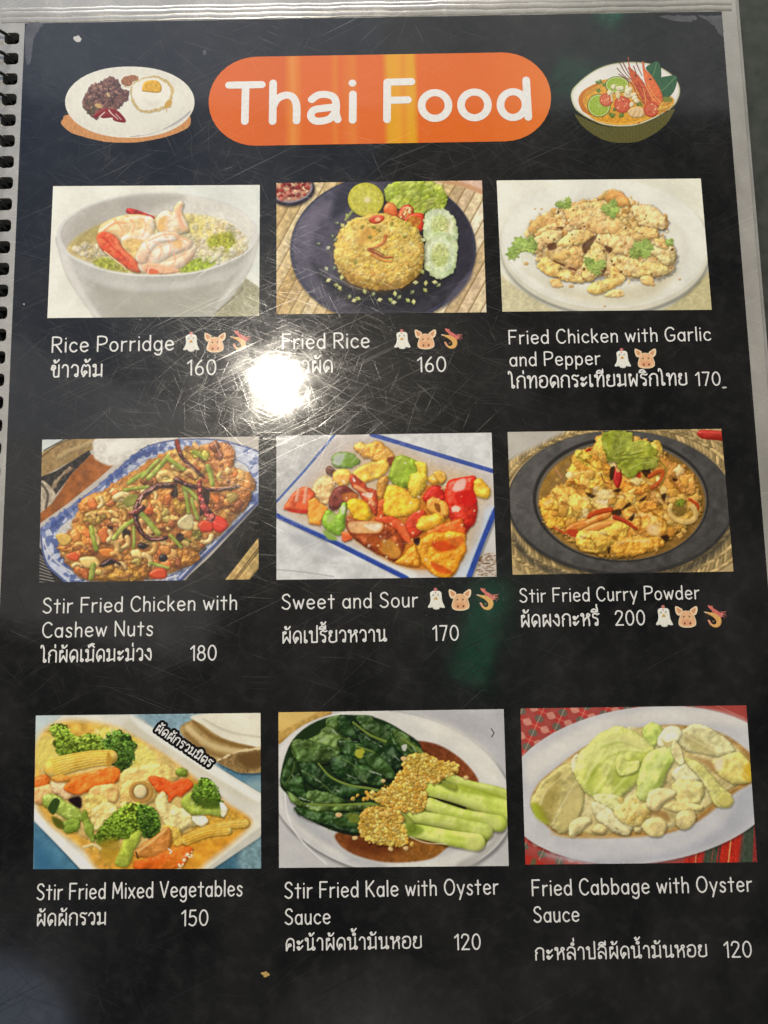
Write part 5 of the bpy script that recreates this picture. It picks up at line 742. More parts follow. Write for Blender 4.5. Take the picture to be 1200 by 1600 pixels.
TH = {
 'ก': (.5, [_S(".04,0 .04,.38 .12,.46 .02,.56 .14,.76 .3,.8 .45,.7 .47,.5 .47,0")]), 'ข': (.46, [_E(.1, .56, h, h), _S(".05,.6 .08,.76 .2,.76 .24,.62 .17,.48 .16,.2 .2,.02 .36,.02 .43,.1"), _L(".43,.8 .43,.02")]),
 'ค': (.5, [_S(".04,0 .03,.4 .1,.7 .26,.8 .42,.72 .47,.5 .47,0"), _E(.22, .36, h, h), _S(".17,.3 .1,.16 .05,.0")]), 'ง': (.4, [_E(.22, .7, h, h), _S(".29,.72 .34,.5 .35,.2 .3,.02"), _S(".3,.02 .2,.1 .0,.36")]),
 'ด': (.5, [_S(".14,.02 .03,.3 .07,.62 .24,.8 .42,.72 .47,.5 .47,0"), _E(.23, .28, h, h), _S(".22,.2 .18,.08 .13,.0")]), 'ต': (.5, [_S(".14,.02 .03,.3 .06,.62 .15,.79 .25,.68 .35,.79 .45,.66 .47,.5 .47,0"), _E(.23, .28, h, h), _S(".22,.2 .18,.08 .13,.0")]),
 'ท': (.54, [_E(.08, .72, h, h), _L(".15,.74 .15,0"), _S(".15,.3 .3,.68 .42,.8 .5,.66 .5,0")]), 'น': (.54, [_E(.08, .72, h, h), _L(".15,.74 .15,.02"), _S(".15,.04 .3,.06 .42,.2"), _E(.48, .1, h, .09), _L(".44,.8 .44,.14")]),
 'ม': (.52, [_E(.08, .72, h, h), _L(".15,.74 .15,.14"), _E(.1, .08, h, h), _L(".17,.06 .47,.14"), _L(".47,.8 .47,0")]), 'ย': (.5, [_E(.12, .7, h, h), _S(".05,.7 .05,.54 .14,.46 .04,.34 .05,.1 .16,.01 .36,.02 .46,.12"), _L(".46,.8 .46,.08")]),
 'ร': (.38, [_E(.24, .09, h, h), _S(".31,.12 .32,.36 .24,.48 .06,.56 .05,.72 .16,.8 .3,.74 .4,.78")]), 'ล': (.5, [_S(".03,.62 .14,.8 .36,.78 .46,.62 .46,0"), _E(.12, .1, h, h), _S(".05,.12 .05,.36 .16,.46 .3,.4 .45,.2")]),
 'ว': (.4, [_S(".02,.62 .12,.79 .28,.76 .36,.6 .36,.2 .34,.12"), _E(.28, .09, h, h)]), 'า': (.36, [_S(".02,.62 .1,.79 .24,.78 .32,.6 .32,0")]), 'ห': (.54, [_E(.08, .72, h, h), _L(".15,.74 .15,0"), _S(".15,.26 .3,.5 .44,.6"), _E(.44, .7, .08, .09), _S(".42,.56 .48,.36 .49,0")]),
 'อ': (.5, [_E(.12, .46, .065, .065), _S(".06,.44 .03,.2 .12,.03 .34,.02 .46,.2 .47,.58 .36,.78 .16,.78 .03,.66")]), 'ผ': (.52, [_E(.17, .7, .065, .065), _L(".07,.74 .07,0 .28,.4 .48,0 .48,.8")]), 'พ': (.56, [_L(".05,.74 .12,0 .29,.5 .45,0 .52,.8"), _E(.1, .74, .06, .06)]),
 'ป': (.5, [_E(.08, .72, h, h), _L(".15,.74 .15,.02 .46,.02 .46,1.15")]), 'ะ': (.36, [_E(.09, .56, .06, .06), _S(".06,.5 .12,.42 .22,.5 .34,.66"), _E(.09, .18, .06, .06), _S(".06,.12 .12,.04 .22,.12 .34,.28")]), 'เ': (.2, [_L(".06,.8 .06,.14"), _E(.12, .09, .07, .08)]),
 'ไ': (.26, [_S("-.06,.98 -.05,1.12 .04,1.1 .1,.94 .12,.7 .12,.14"), _E(.18, .09, .07, .08)]),
}
MK = {'่': [_L("-.04,.98 -.04,1.16")], '้': [_S("-.26,1.1 -.2,1.14 -.18,1.06 -.22,.98 -.1,1.0 .02,1.16")], 'ั': [_S("-.3,1.08 -.24,1.13 -.21,1.05 -.26,.96 -.1,.96 .02,1.12")], '็': [_S("-.26,.94 -.3,1.06 -.22,1.1 -.18,1.02 -.08,1.12 .0,1.0 .06,.96"), _S("-.2,1.1 -.1,1.18 .04,1.16")],
 'ิ': [_S("-.36,.93 -.3,1.06 -.14,1.08 -.0,.93"), _L("-.36,.92 .0,.92")], 'ี': [_S("-.36,.93 -.3,1.06 -.14,1.08 -.0,.93"), _L("-.36,.92 .0,.92"), _L(".0,.92 .0,1.16")]}
def layout(txt):
    """strokes of a line of lettering in its own units, and its width"""
    x = 0.; out = []; gap = .2; stack = 0
    for i, ch in enumerate(txt):
        if ch == ' ': x += .34; continue
        if ch in MK:
            dy = .24 * stack; out.append([(k, [(a + x - gap, b + dy) for a, b in P]) for k, P in MK[ch]]); stack += 1; continue
        if ch == 'ำ':
            out.append([('S', [(x - gap - .1 + .07 * math.cos(t), (1.02 if True else 1) + .07 * math.sin(t)) for t in np.linspace(0, 6.3, 12)])]); ch = 'า'
        stack = 0; w, st = (GL.get(ch) or TH.get(ch))
        nx = txt[i + 1:i + 3]
        if 'ำ' in nx and ch != 'า': stack = 1
        out.append([(k, [(a + x, b) for a, b in P]) for k, P in st]); x += w + gap
        if ch in TH: x -= .06 if txt[i + 1:i + 2] and txt[i + 1] not in MK else 0.06
    return out, x - gap
def stroke_mesh(glyphs, wd, z0, xf, seed=0):
    """flat pen strokes with round ends; every stroke lies 3 microns above the one before it"""
    V, F = [], []; r = wd / 2
    def cap(p, d, z):
        n = (-d[1], d[0]); i = len(V); V.append((p[0], p[1], z))
        for t in np.linspace(-90, 90, 9):
            c_, s_ = math.cos(math.radians(t)), math.sin(math.radians(t)); V.append((p[0] + r * (d[0] * c_ + n[0] * s_), p[1] + r * (d[1] * c_ + n[1] * s_), z))
        for k in range(8): F.append((i, i + 1 + k, i + 2 + k))
    for g in glyphs:
        zi = 0
        for kind, P in g:
            Q = [xf(*p) for p in P]; runs = [np.array(Q[k:k + 2]) for k in range(len(Q) - 1)] if kind == 'L' else [crom(Q, False, 4)]
            for R in runs:
                z = z0 + 3e-6 * zi; zi += 1
                R = [R[0]] + [R[k] for k in range(1, len(R)) if np.hypot(*(R[k] - R[k - 1])) > 1e-7]
                if len(R) < 2: R = [R[0], R[0] + np.array([1e-5, 0])]
                T = [R[min(k + 1, len(R) - 1)] - R[max(k - 1, 0)] for k in range(len(R))]; T = [t / (np.hypot(*t) + 1e-12) for t in T]
                i = len(V)
                for k, (p, t) in enumerate(zip(R, T)):
                    zz = z + 2.5e-8 * k; V.append((p[0] - t[1] * r, p[1] + t[0] * r, zz)); V.append((p[0] + t[1] * r, p[1] - t[0] * r, zz))
                for k in range(len(R) - 1): F.append((i + 2 * k, i + 2 * k + 1, i + 2 * k + 3, i + 2 * k + 2))
                cap(R[0], -T[0], z); cap(R[-1], T[-1], z + 2.5e-8 * len(R))
    return V, F
# ---------------------------------------------------------------- materials
def node_mat(name, color, rough=.078, coat=.20, ior=1.55, scratch=1., colour_scale=None, attr=None):
    m = bpy.data.materials.new(name); m.use_nodes = True; nt = m.node_tree; b = nt.nodes['Principled BSDF']; g = nt.nodes.new('ShaderNodeNewGeometry'); ln = nt.links
    b.inputs['IOR'].default_value = ior; b.inputs['Coat Weight'].default_value = coat; b.inputs['Coat Roughness'].default_value = .36; b.inputs['Coat IOR'].default_value = 1.5
    if attr:
        a = nt.nodes.new('ShaderNodeAttribute'); a.attribute_name = attr; ln.new(a.outputs['Color'], b.inputs['Base Color'])
    elif callable(color): color(nt, g, b)
    else: b.inputs['Base Color'].default_value = tuple(color) + (1,)
    n = nt.nodes.new('ShaderNodeTexNoise'); n.inputs['Scale'].default_value = 160; n.inputs['Detail'].default_value = 6; ln.new(g.outputs['Position'], n.inputs['Vector'])
    mr = nt.nodes.new('ShaderNodeMapRange'); mr.inputs[1].default_value = .3; mr.inputs[2].default_value = .75; mr.inputs[3].default_value = rough * .7; mr.inputs[4].default_value = rough * 1.45; ln.new(n.outputs[0], mr.inputs[0]); ln.new(mr.outputs[0], b.inputs['Roughness'])
    if scratch:
        nn, mk = scratches(nt, g, scratch); ln.new(nn, b.inputs['Normal']); ln.new(nn, b.inputs['Coat Normal'])
        ra = nt.nodes.new('ShaderNodeMath'); ra.operation = 'MULTIPLY_ADD'; ra.inputs[1].default_value = .3; ln.new(mk, ra.inputs[0]); ln.new(mr.outputs[0], ra.inputs[2]); ra.use_clamp = True; ln.new(ra.outputs[0], b.inputs['Roughness'])
    return m
def scratches(nt, g, k):
    """fine hairline scuffs of the laminate, in many directions, and a slow waviness"""
    ln = nt.links; msum = None
    def nd(t, **kw):
        n = nt.nodes.new(t)
        for a, v in kw.items(): setattr(n, a, v)
        return n
    wv = nd('ShaderNodeTexNoise'); wv.inputs['Scale'].default_value = 38; wv.inputs['Detail'].default_value = 1.5; ln.new(g.outputs['Position'], wv.inputs['Vector'])
    bp = nd('ShaderNodeBump'); bp.inputs['Strength'].default_value = 1; bp.inputs['Distance'].default_value = 0.7e-5; ln.new(wv.outputs[0], bp.inputs['Height']); tot = bp.outputs[0]
    wp = nd('ShaderNodeTexNoise'); wp.inputs['Scale'].default_value = 22; wp.inputs['Detail'].default_value = 1; ln.new(g.outputs['Position'], wp.inputs['Vector'])
    wa = nd('ShaderNodeVectorMath', operation='MULTIPLY_ADD'); wa.inputs[1].default_value = (.0035, .0035, 0); ln.new(wp.outputs[1], wa.inputs[0]); ln.new(g.outputs['Position'], wa.inputs[2])
    for i, (ang, sx, sy, thr) in enumerate(((1, 8538, 48, 0.736), (20, 8530, 67, 0.742), (24, 7407, 75, 0.742), (46, 6142, 33, 0.717), (64, 7059, 60, 0.705), (71, 8494, 39, 0.718), (86, 8636, 50, 0.707), (108, 6068, 65, 0.728), (115, 5507, 26, 0.709), (131, 6179, 36, 0.713), (155, 7708, 69, 0.728), (161, 8328, 38, 0.743))):
        a = math.radians(ang); sp = []
        for q in (0, 1):
            dt = nd('ShaderNodeVectorMath', operation='DOT_PRODUCT'); f = sx if q == 0 else sy; dt.inputs[1].default_value = (f * math.cos(a), f * math.sin(a), 0) if q == 0 else (-f * math.sin(a), f * math.cos(a), 0); ln.new(wa.outputs[0], dt.inputs[0]); sp.append(dt.outputs['Value'])
        cb = nd('ShaderNodeCombineXYZ'); ln.new(sp[0], cb.inputs[0]); ln.new(sp[1], cb.inputs[1]); cb.inputs[2].default_value = i * 7.3
        n = nd('ShaderNodeTexNoise'); n.inputs['Scale'].default_value = 1; n.inputs['Detail'].default_value = 0; ln.new(cb.outputs[0], n.inputs['Vector'])
        r = nd('ShaderNodeMapRange'); r.inputs[1].default_value = thr + .032; r.inputs[2].default_value = thr + .15; ln.new(n.outputs[0], r.inputs[0])
        if msum is None: msum = r.outputs[0]
        else: mx = nd('ShaderNodeMath', operation='MAXIMUM'); ln.new(msum, mx.inputs[0]); ln.new(r.outputs[0], mx.inputs[1]); msum = mx.outputs[0]
        sg = nd('ShaderNodeSeparateColor'); ln.new(n.outputs[1], sg.inputs[0]); s2 = nd('ShaderNodeMath', operation='SUBTRACT'); ln.new(sg.outputs[1], s2.inputs[0]); s2.inputs[1].default_value = .5
        am = nd('ShaderNodeMath', operation='MULTIPLY'); ln.new(r.outputs[0], am.inputs[0]); ln.new(s2.outputs[0], am.inputs[1])
        sc = nd('ShaderNodeVectorMath', operation='SCALE'); sc.inputs[0].default_value = (math.cos(a), math.sin(a), 0); m2 = nd('ShaderNodeMath', operation='MULTIPLY'); ln.new(am.outputs[0], m2.inputs[0]); m2.inputs[1].default_value = .42 * k; ln.new(m2.outputs[0], sc.inputs['Scale'])
        ad = nd('ShaderNodeVectorMath', operation='ADD'); ln.new(tot, ad.inputs[0]); ln.new(sc.outputs[0], ad.inputs[1]); tot = ad.outputs[0]
    nm = nd('ShaderNodeVectorMath', operation='NORMALIZE'); ln.new(tot, nm.inputs[0]); return nm.outputs[0], msum
def noise_colour(c1, c2, scale, det=6, lo=.35, hi=.7, stretch=(1, 1, 1), c3=None):
    def f(nt, g, b):
        mp = nt.nodes.new('ShaderNodeMapping'); mp.inputs['Scale'].default_value = stretch; nt.links.new(g.outputs['Position'], mp.inputs['Vector'])
        n = nt.nodes.new('ShaderNodeTexNoise'); n.inputs['Scale'].default_value = scale; n.inputs['Detail'].default_value = det; n.inputs['Roughness'].default_value = .62; nt.links.new(mp.outputs[0], n.inputs['Vector'])
        r = nt.nodes.new('ShaderNodeValToRGB'); e = r.color_ramp.elements; e[0].position = lo; e[0].color = c1 + (1,); e[1].position = hi; e[1].color = c2 + (1,); nt.links.new(n.outputs[0], r.inputs[0])
        if c3:
            n2 = nt.nodes.new('ShaderNodeTexNoise'); n2.inputs['Scale'].default_value = scale * 9; n2.inputs['Detail'].default_value = 4; nt.links.new(g.outputs['Position'], n2.inputs['Vector'])
            r2 = nt.nodes.new('ShaderNodeValToRGB'); e = r2.color_ramp.elements; e[0].position = .5; e[0].color = (0, 0, 0, 1); e[1].position = .8; e[1].color = c3 + (1,); nt.links.new(n2.outputs[0], r2.inputs[0])
            ad = nt.nodes.new('ShaderNodeMix'); ad.data_type = 'RGBA'; ad.blend_type = 'ADD'; ad.inputs[0].default_value = 1; nt.links.new(r.outputs[0], ad.inputs[6]); nt.links.new(r2.outputs[0], ad.inputs[7]); nt.links.new(ad.outputs[2], b.inputs['Base Color'])
        else: nt.links.new(r.outputs[0], b.inputs['Base Color'])
    return f
M_INK = node_mat('printed_ink', None, attr='ink')
M_BLACK = node_mat('printed_chalkboard', noise_colour((.0035, .0035, .0036), (.023, .0222, .0215), 30, 10, .40, .74, (1, .7, 1), (.010, .010, .0095)))
M_WHITE = node_mat('white_print', noise_colour((.78, .765, .735), (.87, .855, .825), 900, 3))
M_OUTLINE = node_mat('black_print', (.006, .005, .006))
M_PATCH = M_BLACK
M_PATCHEDGE = node_mat('patch_edge', noise_colour((.006, .006, .006), (.11, .11, .10), 800, 4, .5, .8))
M_CLEAR = node_mat('clear_laminate', noise_colour((.22, .21, .185), (.47, .45, .405), 30, 8, .3, .72, (1, .5, 1)), rough=.22, coat=.3, ior=2.1)
M_SHEETS = node_mat('sheet_stack', noise_colour((.24, .235, .22), (.36, .35, .33), 60), rough=.3)
M_COIL = node_mat('black_plastic', (.012, .012, .013), rough=.28, scratch=0)
M_TABLE = node_mat('dark_green_table', noise_colour((.028, .034, .026), (.042, .048, .038), 300, 8, .35, .7, (1, 1, 1), (.012, .012, .01)), rough=.45, coat=0, scratch=0)
M_WORN = node_mat('worn_print', noise_colour((.055, .055, .058), (.10, .10, .105), 260, 6))
M_SPECK = node_mat('speck', (.55, .53, .5)); M_GOLD = node_mat('gold_speck', (.55, .36, .12))
# ---------------------------------------------------------------- helpers
def link(name, me, mat=None, parent=None, label=None):
    o = bpy.data.objects.new(name, me); COL.objects.link(o)
    if mat is not None and me is not None and not me.materials: me.materials.append(mat)
    if parent: o.parent = parent
    if label: o['label'] = label
    return o
def mesh(name, V, F):
    me = bpy.data.meshes.new(name); me.from_pydata([tuple(map(float, v)) for v in V], [], F); me.update(); return me
def lin(c):
    c = np.clip(c, 0, 1); return np.where(c <= .04045, c / 12.92, ((c + .055) / 1.055) ** 2.4)
def grid_mesh(name, X, Y, z, keep, colr):
    """the quads KEEP of a vertex grid, with the ink colour of each vertex"""
    jj, ii = np.nonzero(keep); n = X.shape[1]; q = np.stack([(jj + 1) * n + ii, (jj + 1) * n + ii + 1, jj * n + ii + 1, jj * n + ii], 1)
    u, inv = np.unique(q.ravel(), return_inverse=True); me = bpy.data.meshes.new(name); nq = len(q)
    me.vertices.add(len(u)); me.vertices.foreach_set('co', np.stack([X.ravel()[u], Y.ravel()[u], np.full(len(u), z)], 1).astype(np.float32).ravel())
    me.loops.add(nq * 4); me.loops.foreach_set('vertex_index', inv.astype(np.int32).ravel()); me.polygons.add(nq)
    me.polygons.foreach_set('loop_start', np.arange(0, nq * 4, 4, dtype=np.int32)); me.polygons.foreach_set('loop_total', np.full(nq, 4, np.int32))
    a = me.color_attributes.new('ink', 'FLOAT_COLOR', 'POINT'); cc = np.ones((len(u), 4), np.float32); cc[:, :3] = colr.reshape(-1, 3)[u]; a.data.foreach_set('color', cc.ravel())
    me.update(calc_edges=True); return me
LIFT = .008
def print_canvas(c, crop, quad, name, parent, label, z, step, gain, tint=(1, 1, 1)):
    """a painted picture laid on the sheet as flat inked geometry: one mesh per thing it shows"""
    x0, y0, k = crop; (ax, ay), (bx, by), (cx, cy), (dx, dy) = quad
    nu, nv = int(math.hypot(bx - ax, by - ay) / step) + 1, int(math.hypot(dx - ax, dy - ay) / step) + 1
    u, v = np.meshgrid(np.linspace(0, 1, nu), np.linspace(0, 1, nv))
    PX = (ax * (1 - u) + bx * u) * (1 - v) + (dx * (1 - u) + cx * u) * v; PY = (ay * (1 - u) + by * u) * (1 - v) + (dy * (1 - u) + cy * u) * v
    X, Y = U(PX, PY); fx, fy = np.clip((PX - x0) * k * c.s - .5, 0, c.w - 1.01), np.clip((PY - y0) * k * c.s - .5, 0, c.h - 1.01)
    i, j = fx.astype(int), fy.astype(int); f, g = (fx - i)[..., None], (fy - j)[..., None]
    C = (c.c[j, i] * (1 - f) + c.c[j, i + 1] * f) * (1 - g) + (c.c[j + 1, i] * (1 - f) + c.c[j + 1, i + 1] * f) * g
    A = np.clip((lin(C) - LIFT) * gain * np.array(tint), .003, .9)
    mi, mj = np.rint((fx[:-1, :-1] + fx[1:, 1:]) / 2).astype(int), np.rint((fy[:-1, :-1] + fy[1:, 1:]) / 2).astype(int); ID = c.id[mj, mi].copy(); AL = c.a[mj, mi]
    cnt = np.bincount(ID.ravel(), minlength=len(c.names))
    base = 0
    if c.alpha:
        cnt[0] = 0; base = int(np.argmax(cnt)); ID[(AL > .5) & (ID == 0)] = base; ID[AL <= .5] = -1
    for t in np.nonzero((cnt < 14) & (cnt > 0))[0]:
        if t != base: ID[ID == t] = base
    root = link(name, grid_mesh(name, X, Y, z, ID == base, A), M_INK, parent, label)
    for t in range(len(c.names)):
        if t != base and cnt[t] >= 14: link(c.names[t], grid_mesh(c.names[t], X, Y, z, ID == t, A), M_INK, root)
    return root
def sheet(name, outline, holes, z, th, bev, mat, parent):
    cu = bpy.data.curves.new(name, 'CURVE'); cu.dimensions = '2D'; cu.fill_mode = 'BOTH'; cu.extrude = th / 2; cu.bevel_depth = bev; cu.bevel_resolution = 2; cu.offset = -bev
    for P in [outline] + holes:
        s = cu.splines.new('POLY'); s.points.add(len(P) - 1); s.use_cyclic_u = True
        for q, (x, y) in zip(s.points, P): q.co = (x, y, 0, 1)
    t = bpy.data.objects.new('outline', cu); COL.objects.link(t); dg = bpy.context.evaluated_depsgraph_get(); me = bpy.data.meshes.new_from_object(t.evaluated_get(dg)); bpy.data.objects.remove(t); bpy.data.curves.remove(cu)
    me.name = name; me.materials.clear(); o = link(name, me, mat, parent); me.transform(Matrix.Translation((0, 0, z))); return o
def flat(name, P, z, mat, parent, smooth=False):
    Q = crom(P, True, 4) if smooth else P; return link(name, mesh(name, [(x, y, z) for x, y in Q], [list(range(len(Q)))[::-1]]), mat, parent)
# ---------------------------------------------------------------- table and bound stack of laminated sheets
tb = link('table', mesh('table', [(-.9, -.7, -.0045), (.9, -.7, -.0045), (.9, .9, -.0045), (-.9, .9, -.0045)], [(0, 1, 2, 3)]), M_TABLE); tb['kind'] = 'structure'
menu = link('menu', None); menu['label'] = 'laminated black Thai food menu page with spiral binding lying on the dark green table'; menu['category'] = 'menu'
XL, XR, YT, YB = U(39, 35)[0], .5115 * S, .7335 * S, -.72 * S
HY0, PITCHY = U(20, 60)[1], (U(20, 60)[1] - U(16, 386)[1]) / 10
HX = U(18.5, 60)[0]; EDGE = HX - .0044
def rrect(cx, cy, w, hh, r=.0011, n=5):
    out = []
    for sx, sy, a in ((1, 1, 0), (-1, 1, 90), (-1, -1, 180), (1, -1, 270)):
        for t in np.linspace(a, a + 90, n): out.append((cx + sx * (w / 2 - r) + r * math.cos(math.radians(t)), cy + sy * (hh / 2 - r) + r * math.sin(math.radians(t))))
    return out
HOLES = [rrect(HX, HY0 - PITCHY * i, .0044, .0037) for i in range(0, 46) if HY0 - PITCHY * i > YB - .004]
def outline(dx, dy, ch=.0022):
    R, T, B = .5335 * S + dx, .774 * S + dy, -.745 * S; return [(EDGE, B), (R - ch, B), (R, B + ch), (R, T - ch), (R - ch * .75, T), (EDGE, T)]
sheet('laminate_sheet', outline(0, 0), HOLES, -.00036, .0005, .0001, M_CLEAR, menu)
for i, (dx, dy) in enumerate(((.0013, .0004), (.0018, -.0003), (.0009, .0006))): sheet('lower_sheet', outline(dx, dy), HOLES, -.00112 - .00085 * i, .0005, .0001, M_SHEETS, menu)
N = 47 * 26; XC, ZC, RC = EDGE - .0010, -.0021, HX - EDGE + .0010
V, F = [], []; RW = .00052
for i in range(14, N):
    t = 2 * math.pi * i / 26; y = HY0 + PITCHY - PITCHY * (i / 26) + PITCHY * -.06; p = Vector((XC + (RC + .0002) * math.cos(t), y, ZC - (RC - .0002) * math.sin(t))); e1 = Vector((math.cos(t), 0, -math.sin(t))); e2 = Vector((0, 1, 0))
    for k in range(8): a = k * math.pi / 4; V.append(p + RW * (math.cos(a) * e1 + math.sin(a) * e2))
for i in range(N - 15):
    for k in range(8): F.append((i * 8 + k, i * 8 + (k + 1) % 8, i * 8 + 8 + (k + 1) % 8, i * 8 + 8 + k))
coil = link('spiral_coil', mesh('spiral_coil', V, F), M_COIL, menu)
for p in coil.data.polygons: p.use_smooth = True
page = flat('printed_page', [(XL, YB), (XR, YB), (XR, YT), (XL, YT)][::-1], 0, M_BLACK, menu)
# welts of the sealed laminate along the top
for y0, w_, hgt in ((.7395, .0011, .00022), (.7475, .0012, .0003), (.7545, .0009, .00022)):
    V, F = [], []; n = 60
    for i in range(n + 1):
        x = EDGE + .001 + (.531 * S - EDGE - .002) * i / n; yy = y0 * S + .00012 * math.sin(i * .9) + .0001 * math.sin(i * 2.3)
        for k in range(7): a = math.pi * k / 6; V.append((x, yy - w_ * math.cos(a), -.000025 + hgt * math.sin(a)))
    for i in range(n):
        for k in range(6): F.append((i * 7 + k, (i + 1) * 7 + k, (i + 1) * 7 + k + 1, i * 7 + k + 1))
    o = link('sealed_welt', mesh('sealed_welt', V, F), M_CLEAR, menu)
    for p in o.data.polygons: p.use_smooth = True
def upx(P): return [tuple(U(x, y)) for x, y in pts(P)]
rs = np.random.RandomState(4)
def worn(P, name='worn_patch', mat=None, j=1.2):
    Q = crom(pts(P), True, 5); Q = Q + rs.uniform(-j, j, Q.shape); a = np.array([U(x, y) for x, y in Q]); flat(name, [tuple(p) for p in a][::-1], 8e-6, mat or M_WORN, page)
worn("41,38 66,38 60,48 54,58 51,72 47,98 40,96"); worn("1090,24 1110,25 1127,24 1129,40 1130,58 1120,46 1108,34"); worn("1030,25 1060,24 1088,25 1080,34 1056,33"); worn("115,58 122,56 127,60 124,65 117,64", 'speck', M_SPECK, .8); worn("318,78 322,80 321,86 317,84", 'speck', M_WORN, .5); worn("408,1520 415,1518 421,1523 414,1527 411,1524", 'speck', M_GOLD, 1.2); worn("1128,605 1133,604 1136,606 1130,607", 'speck', M_SPECK, .3); worn("36,475 38,474 38,477", 'speck', M_SPECK, .2)
# ---------------------------------------------------------------- title banner
def stadium(x0, x1, y0, y1, n=20):
    r = (y1 - y0) / 2; cy = (y0 + y1) / 2
    return [(x1 - r + r * math.cos(t), cy + r * math.sin(t)) for t in np.linspace(-math.pi / 2, math.pi / 2, n)] + [(x0 + r + r * math.cos(t), cy + r * math.sin(t)) for t in np.linspace(math.pi / 2, 1.5 * math.pi, n)]
bx0, by1 = U(326, 156)[0], (U(415, 88)[1] + U(780, 82.5)[1]) / 2; bx1, by0 = U(861, 150)[0], (U(415, 227)[1] + U(780, 221.5)[1]) / 2
def orange(nt, g, b):
    sx = nt.nodes.new('ShaderNodeSeparateXYZ'); nt.links.new(g.outputs['Position'], sx.inputs[0])
    mr = nt.nodes.new('ShaderNodeMapRange'); mr.inputs[1].default_value = bx0; mr.inputs[2].default_value = bx1; nt.links.new(sx.outputs[0], mr.inputs[0])
    n = nt.nodes.new('ShaderNodeTexNoise'); n.inputs['Scale'].default_value = 1; n.inputs['Detail'].default_value = 5; mp = nt.nodes.new('ShaderNodeMapping'); mp.inputs['Scale'].default_value = (1200, 90, 1); nt.links.new(g.outputs['Position'], mp.inputs[0]); nt.links.new(mp.outputs[0], n.inputs[0])
    ad = nt.nodes.new('ShaderNodeMath'); ad.operation = 'MULTIPLY_ADD'; ad.inputs[1].default_value = .012; nt.links.new(n.outputs[0], ad.inputs[0]); nt.links.new(mr.outputs[0], ad.inputs[2])
    r = nt.nodes.new('ShaderNodeValToRGB'); e = r.color_ramp.elements; O = (.74, .145, .014, 1); Yl = (.76, .36, .014, 1); Y2 = (.76, .205, .02, 1); D = (.7, .135, .014, 1)
    stops = [(0, O), (.226, D), (.24, Y2), (.252, (.78, .27, .04, 1)), (.265, Y2), (.28, O), (.36, O), (.375, Y2), (.39, O), (.43, Y2), (.445, O), (.515, O), (.532, Yl), (.56, (.8, .36, .02, 1)), (.575, (.76, .29, .02, 1)), (.59, (.78, .36, .02, 1)), (.605, Yl), (.618, O), (.8, O), (1, (.78, .19, .03, 1))]
    e[0].position, e[0].color = stops[0]; e[1].position, e[1].color = stops[-1]
    for p, q in stops[1:-1]: k = e.new(p); k.color = q
    nt.links.new(ad.outputs[0], r.inputs[0]); nt.links.new(r.outputs[0], b.inputs['Base Color'])
M_ORANGE = node_mat('orange_print', orange)
banner = flat('title_banner', stadium(bx0, bx1, by0, by1), 2.0e-5, M_ORANGE, menu); banner['label'] = 'orange rounded banner with the title Thai Food'
TT = [[_L("81,157 191,155"), _L("137,158 134,278")], [_L("229,150 227,278"), _S("229,228 242,204 268,191 292,195 305,215 308,240 307,276")], [_S("358,205 380,190 412,189 434,200 440,225 439,250 445,272"), _S("438,230 400,234 366,240 355,258 366,275 392,277 420,268 438,246")], [_L("494,150 494.5,150"), _L("496,187 495,274")],
      [_L("611,148 610,272"), _L("611,147 692,145"), _L("611,208 680,206")], [_E(771, 225, 45, 43, n=24)], [_E(903, 223, 45, 43, n=24)], [_E(1032, 222, 42, 43, n=24), _L("1076,140 1083,264")]]
V, F = stroke_mesh(TT, 25.5 / 2.143 * S / FPX * 1.075, 4.5e-5, lambda x, y: tuple(U(320 + x / 2.143, 60 + y / 2.143))); link('title_lettering', mesh('title_lettering', V, F), M_WHITE, banner)
# ---------------------------------------------------------------- dish photographs
Q = {0: [(83, 291), (406, 289), (405, 494), (74, 497)], 1: [(432, 286), (753, 282), (760, 488), (432, 491)], 2: [(776, 282), (1095, 279), (1112, 484), (785, 487)], 3: [(66, 687), (404, 682), (404, 905), (61, 910)], 4: [(432, 681), (768, 676), (776, 901), (432, 906)], 5: [(793, 675), (1127, 670), (1146, 893), (801, 898)],
     6: [(56, 1118), (407, 1114), (408, 1357), (52, 1358)], 7: [(435, 1113), (787, 1108), (795, 1353), (436, 1356)], 8: [(813, 1107), (1166, 1102), (1183, 1347), (821, 1351)]}
DISH = [(rice_porridge, (60, 270, 1200 / 360), 'printed photo of prawn rice porridge in a white bowl', 1.0), (fried_rice, (420, 270, 1200 / 360), 'printed photo of a fried rice mound on a dark round plate', 1.0), (garlic_chicken, (765, 265, 1200 / 360), 'printed photo of garlic fried chicken pieces on a white plate', 1.0),
        (chicken_cashew, (50, 670, 1200 / 370), 'printed photo of chicken with cashew nuts on a blue patterned plate', 1.0), (sweet_sour, (420, 665, 1200 / 370), 'printed photo of sweet and sour vegetables on a blue rimmed square plate', 1.0), (curry_powder, (785, 660, 1200 / 370), 'printed photo of yellow curry seafood on a grey round plate', 1.0),
        (mixed_vegetables, (40, 1105, 1200 / 380), 'printed photo of mixed vegetables with broccoli on a white square dish', 1.0), (kale, (425, 1100, 1200 / 380), 'printed photo of green kale topped with fried garlic', 1.0), (cabbage, (805, 1095, 1200 / 390), 'printed photo of pale cabbage on a white oval plate over tartan', 1.0)]
DP = []
for i, (fn, crop, lab, gain) in enumerate(DISH): DP.append(print_canvas(fn(), crop, Q[i], 'dish_photo', menu, lab, 2.0e-5, .9, gain * ROWGAIN[i // 3]))
print_canvas(egg_plate(), (85, 90, 1200 / 230), [(90, 100), (308, 100), (308, 226), (90, 226)], 'plate_picture', menu, 'printed picture of minced pork and a fried egg on a white plate', 2.0e-5, .45, ROWGAIN[0])
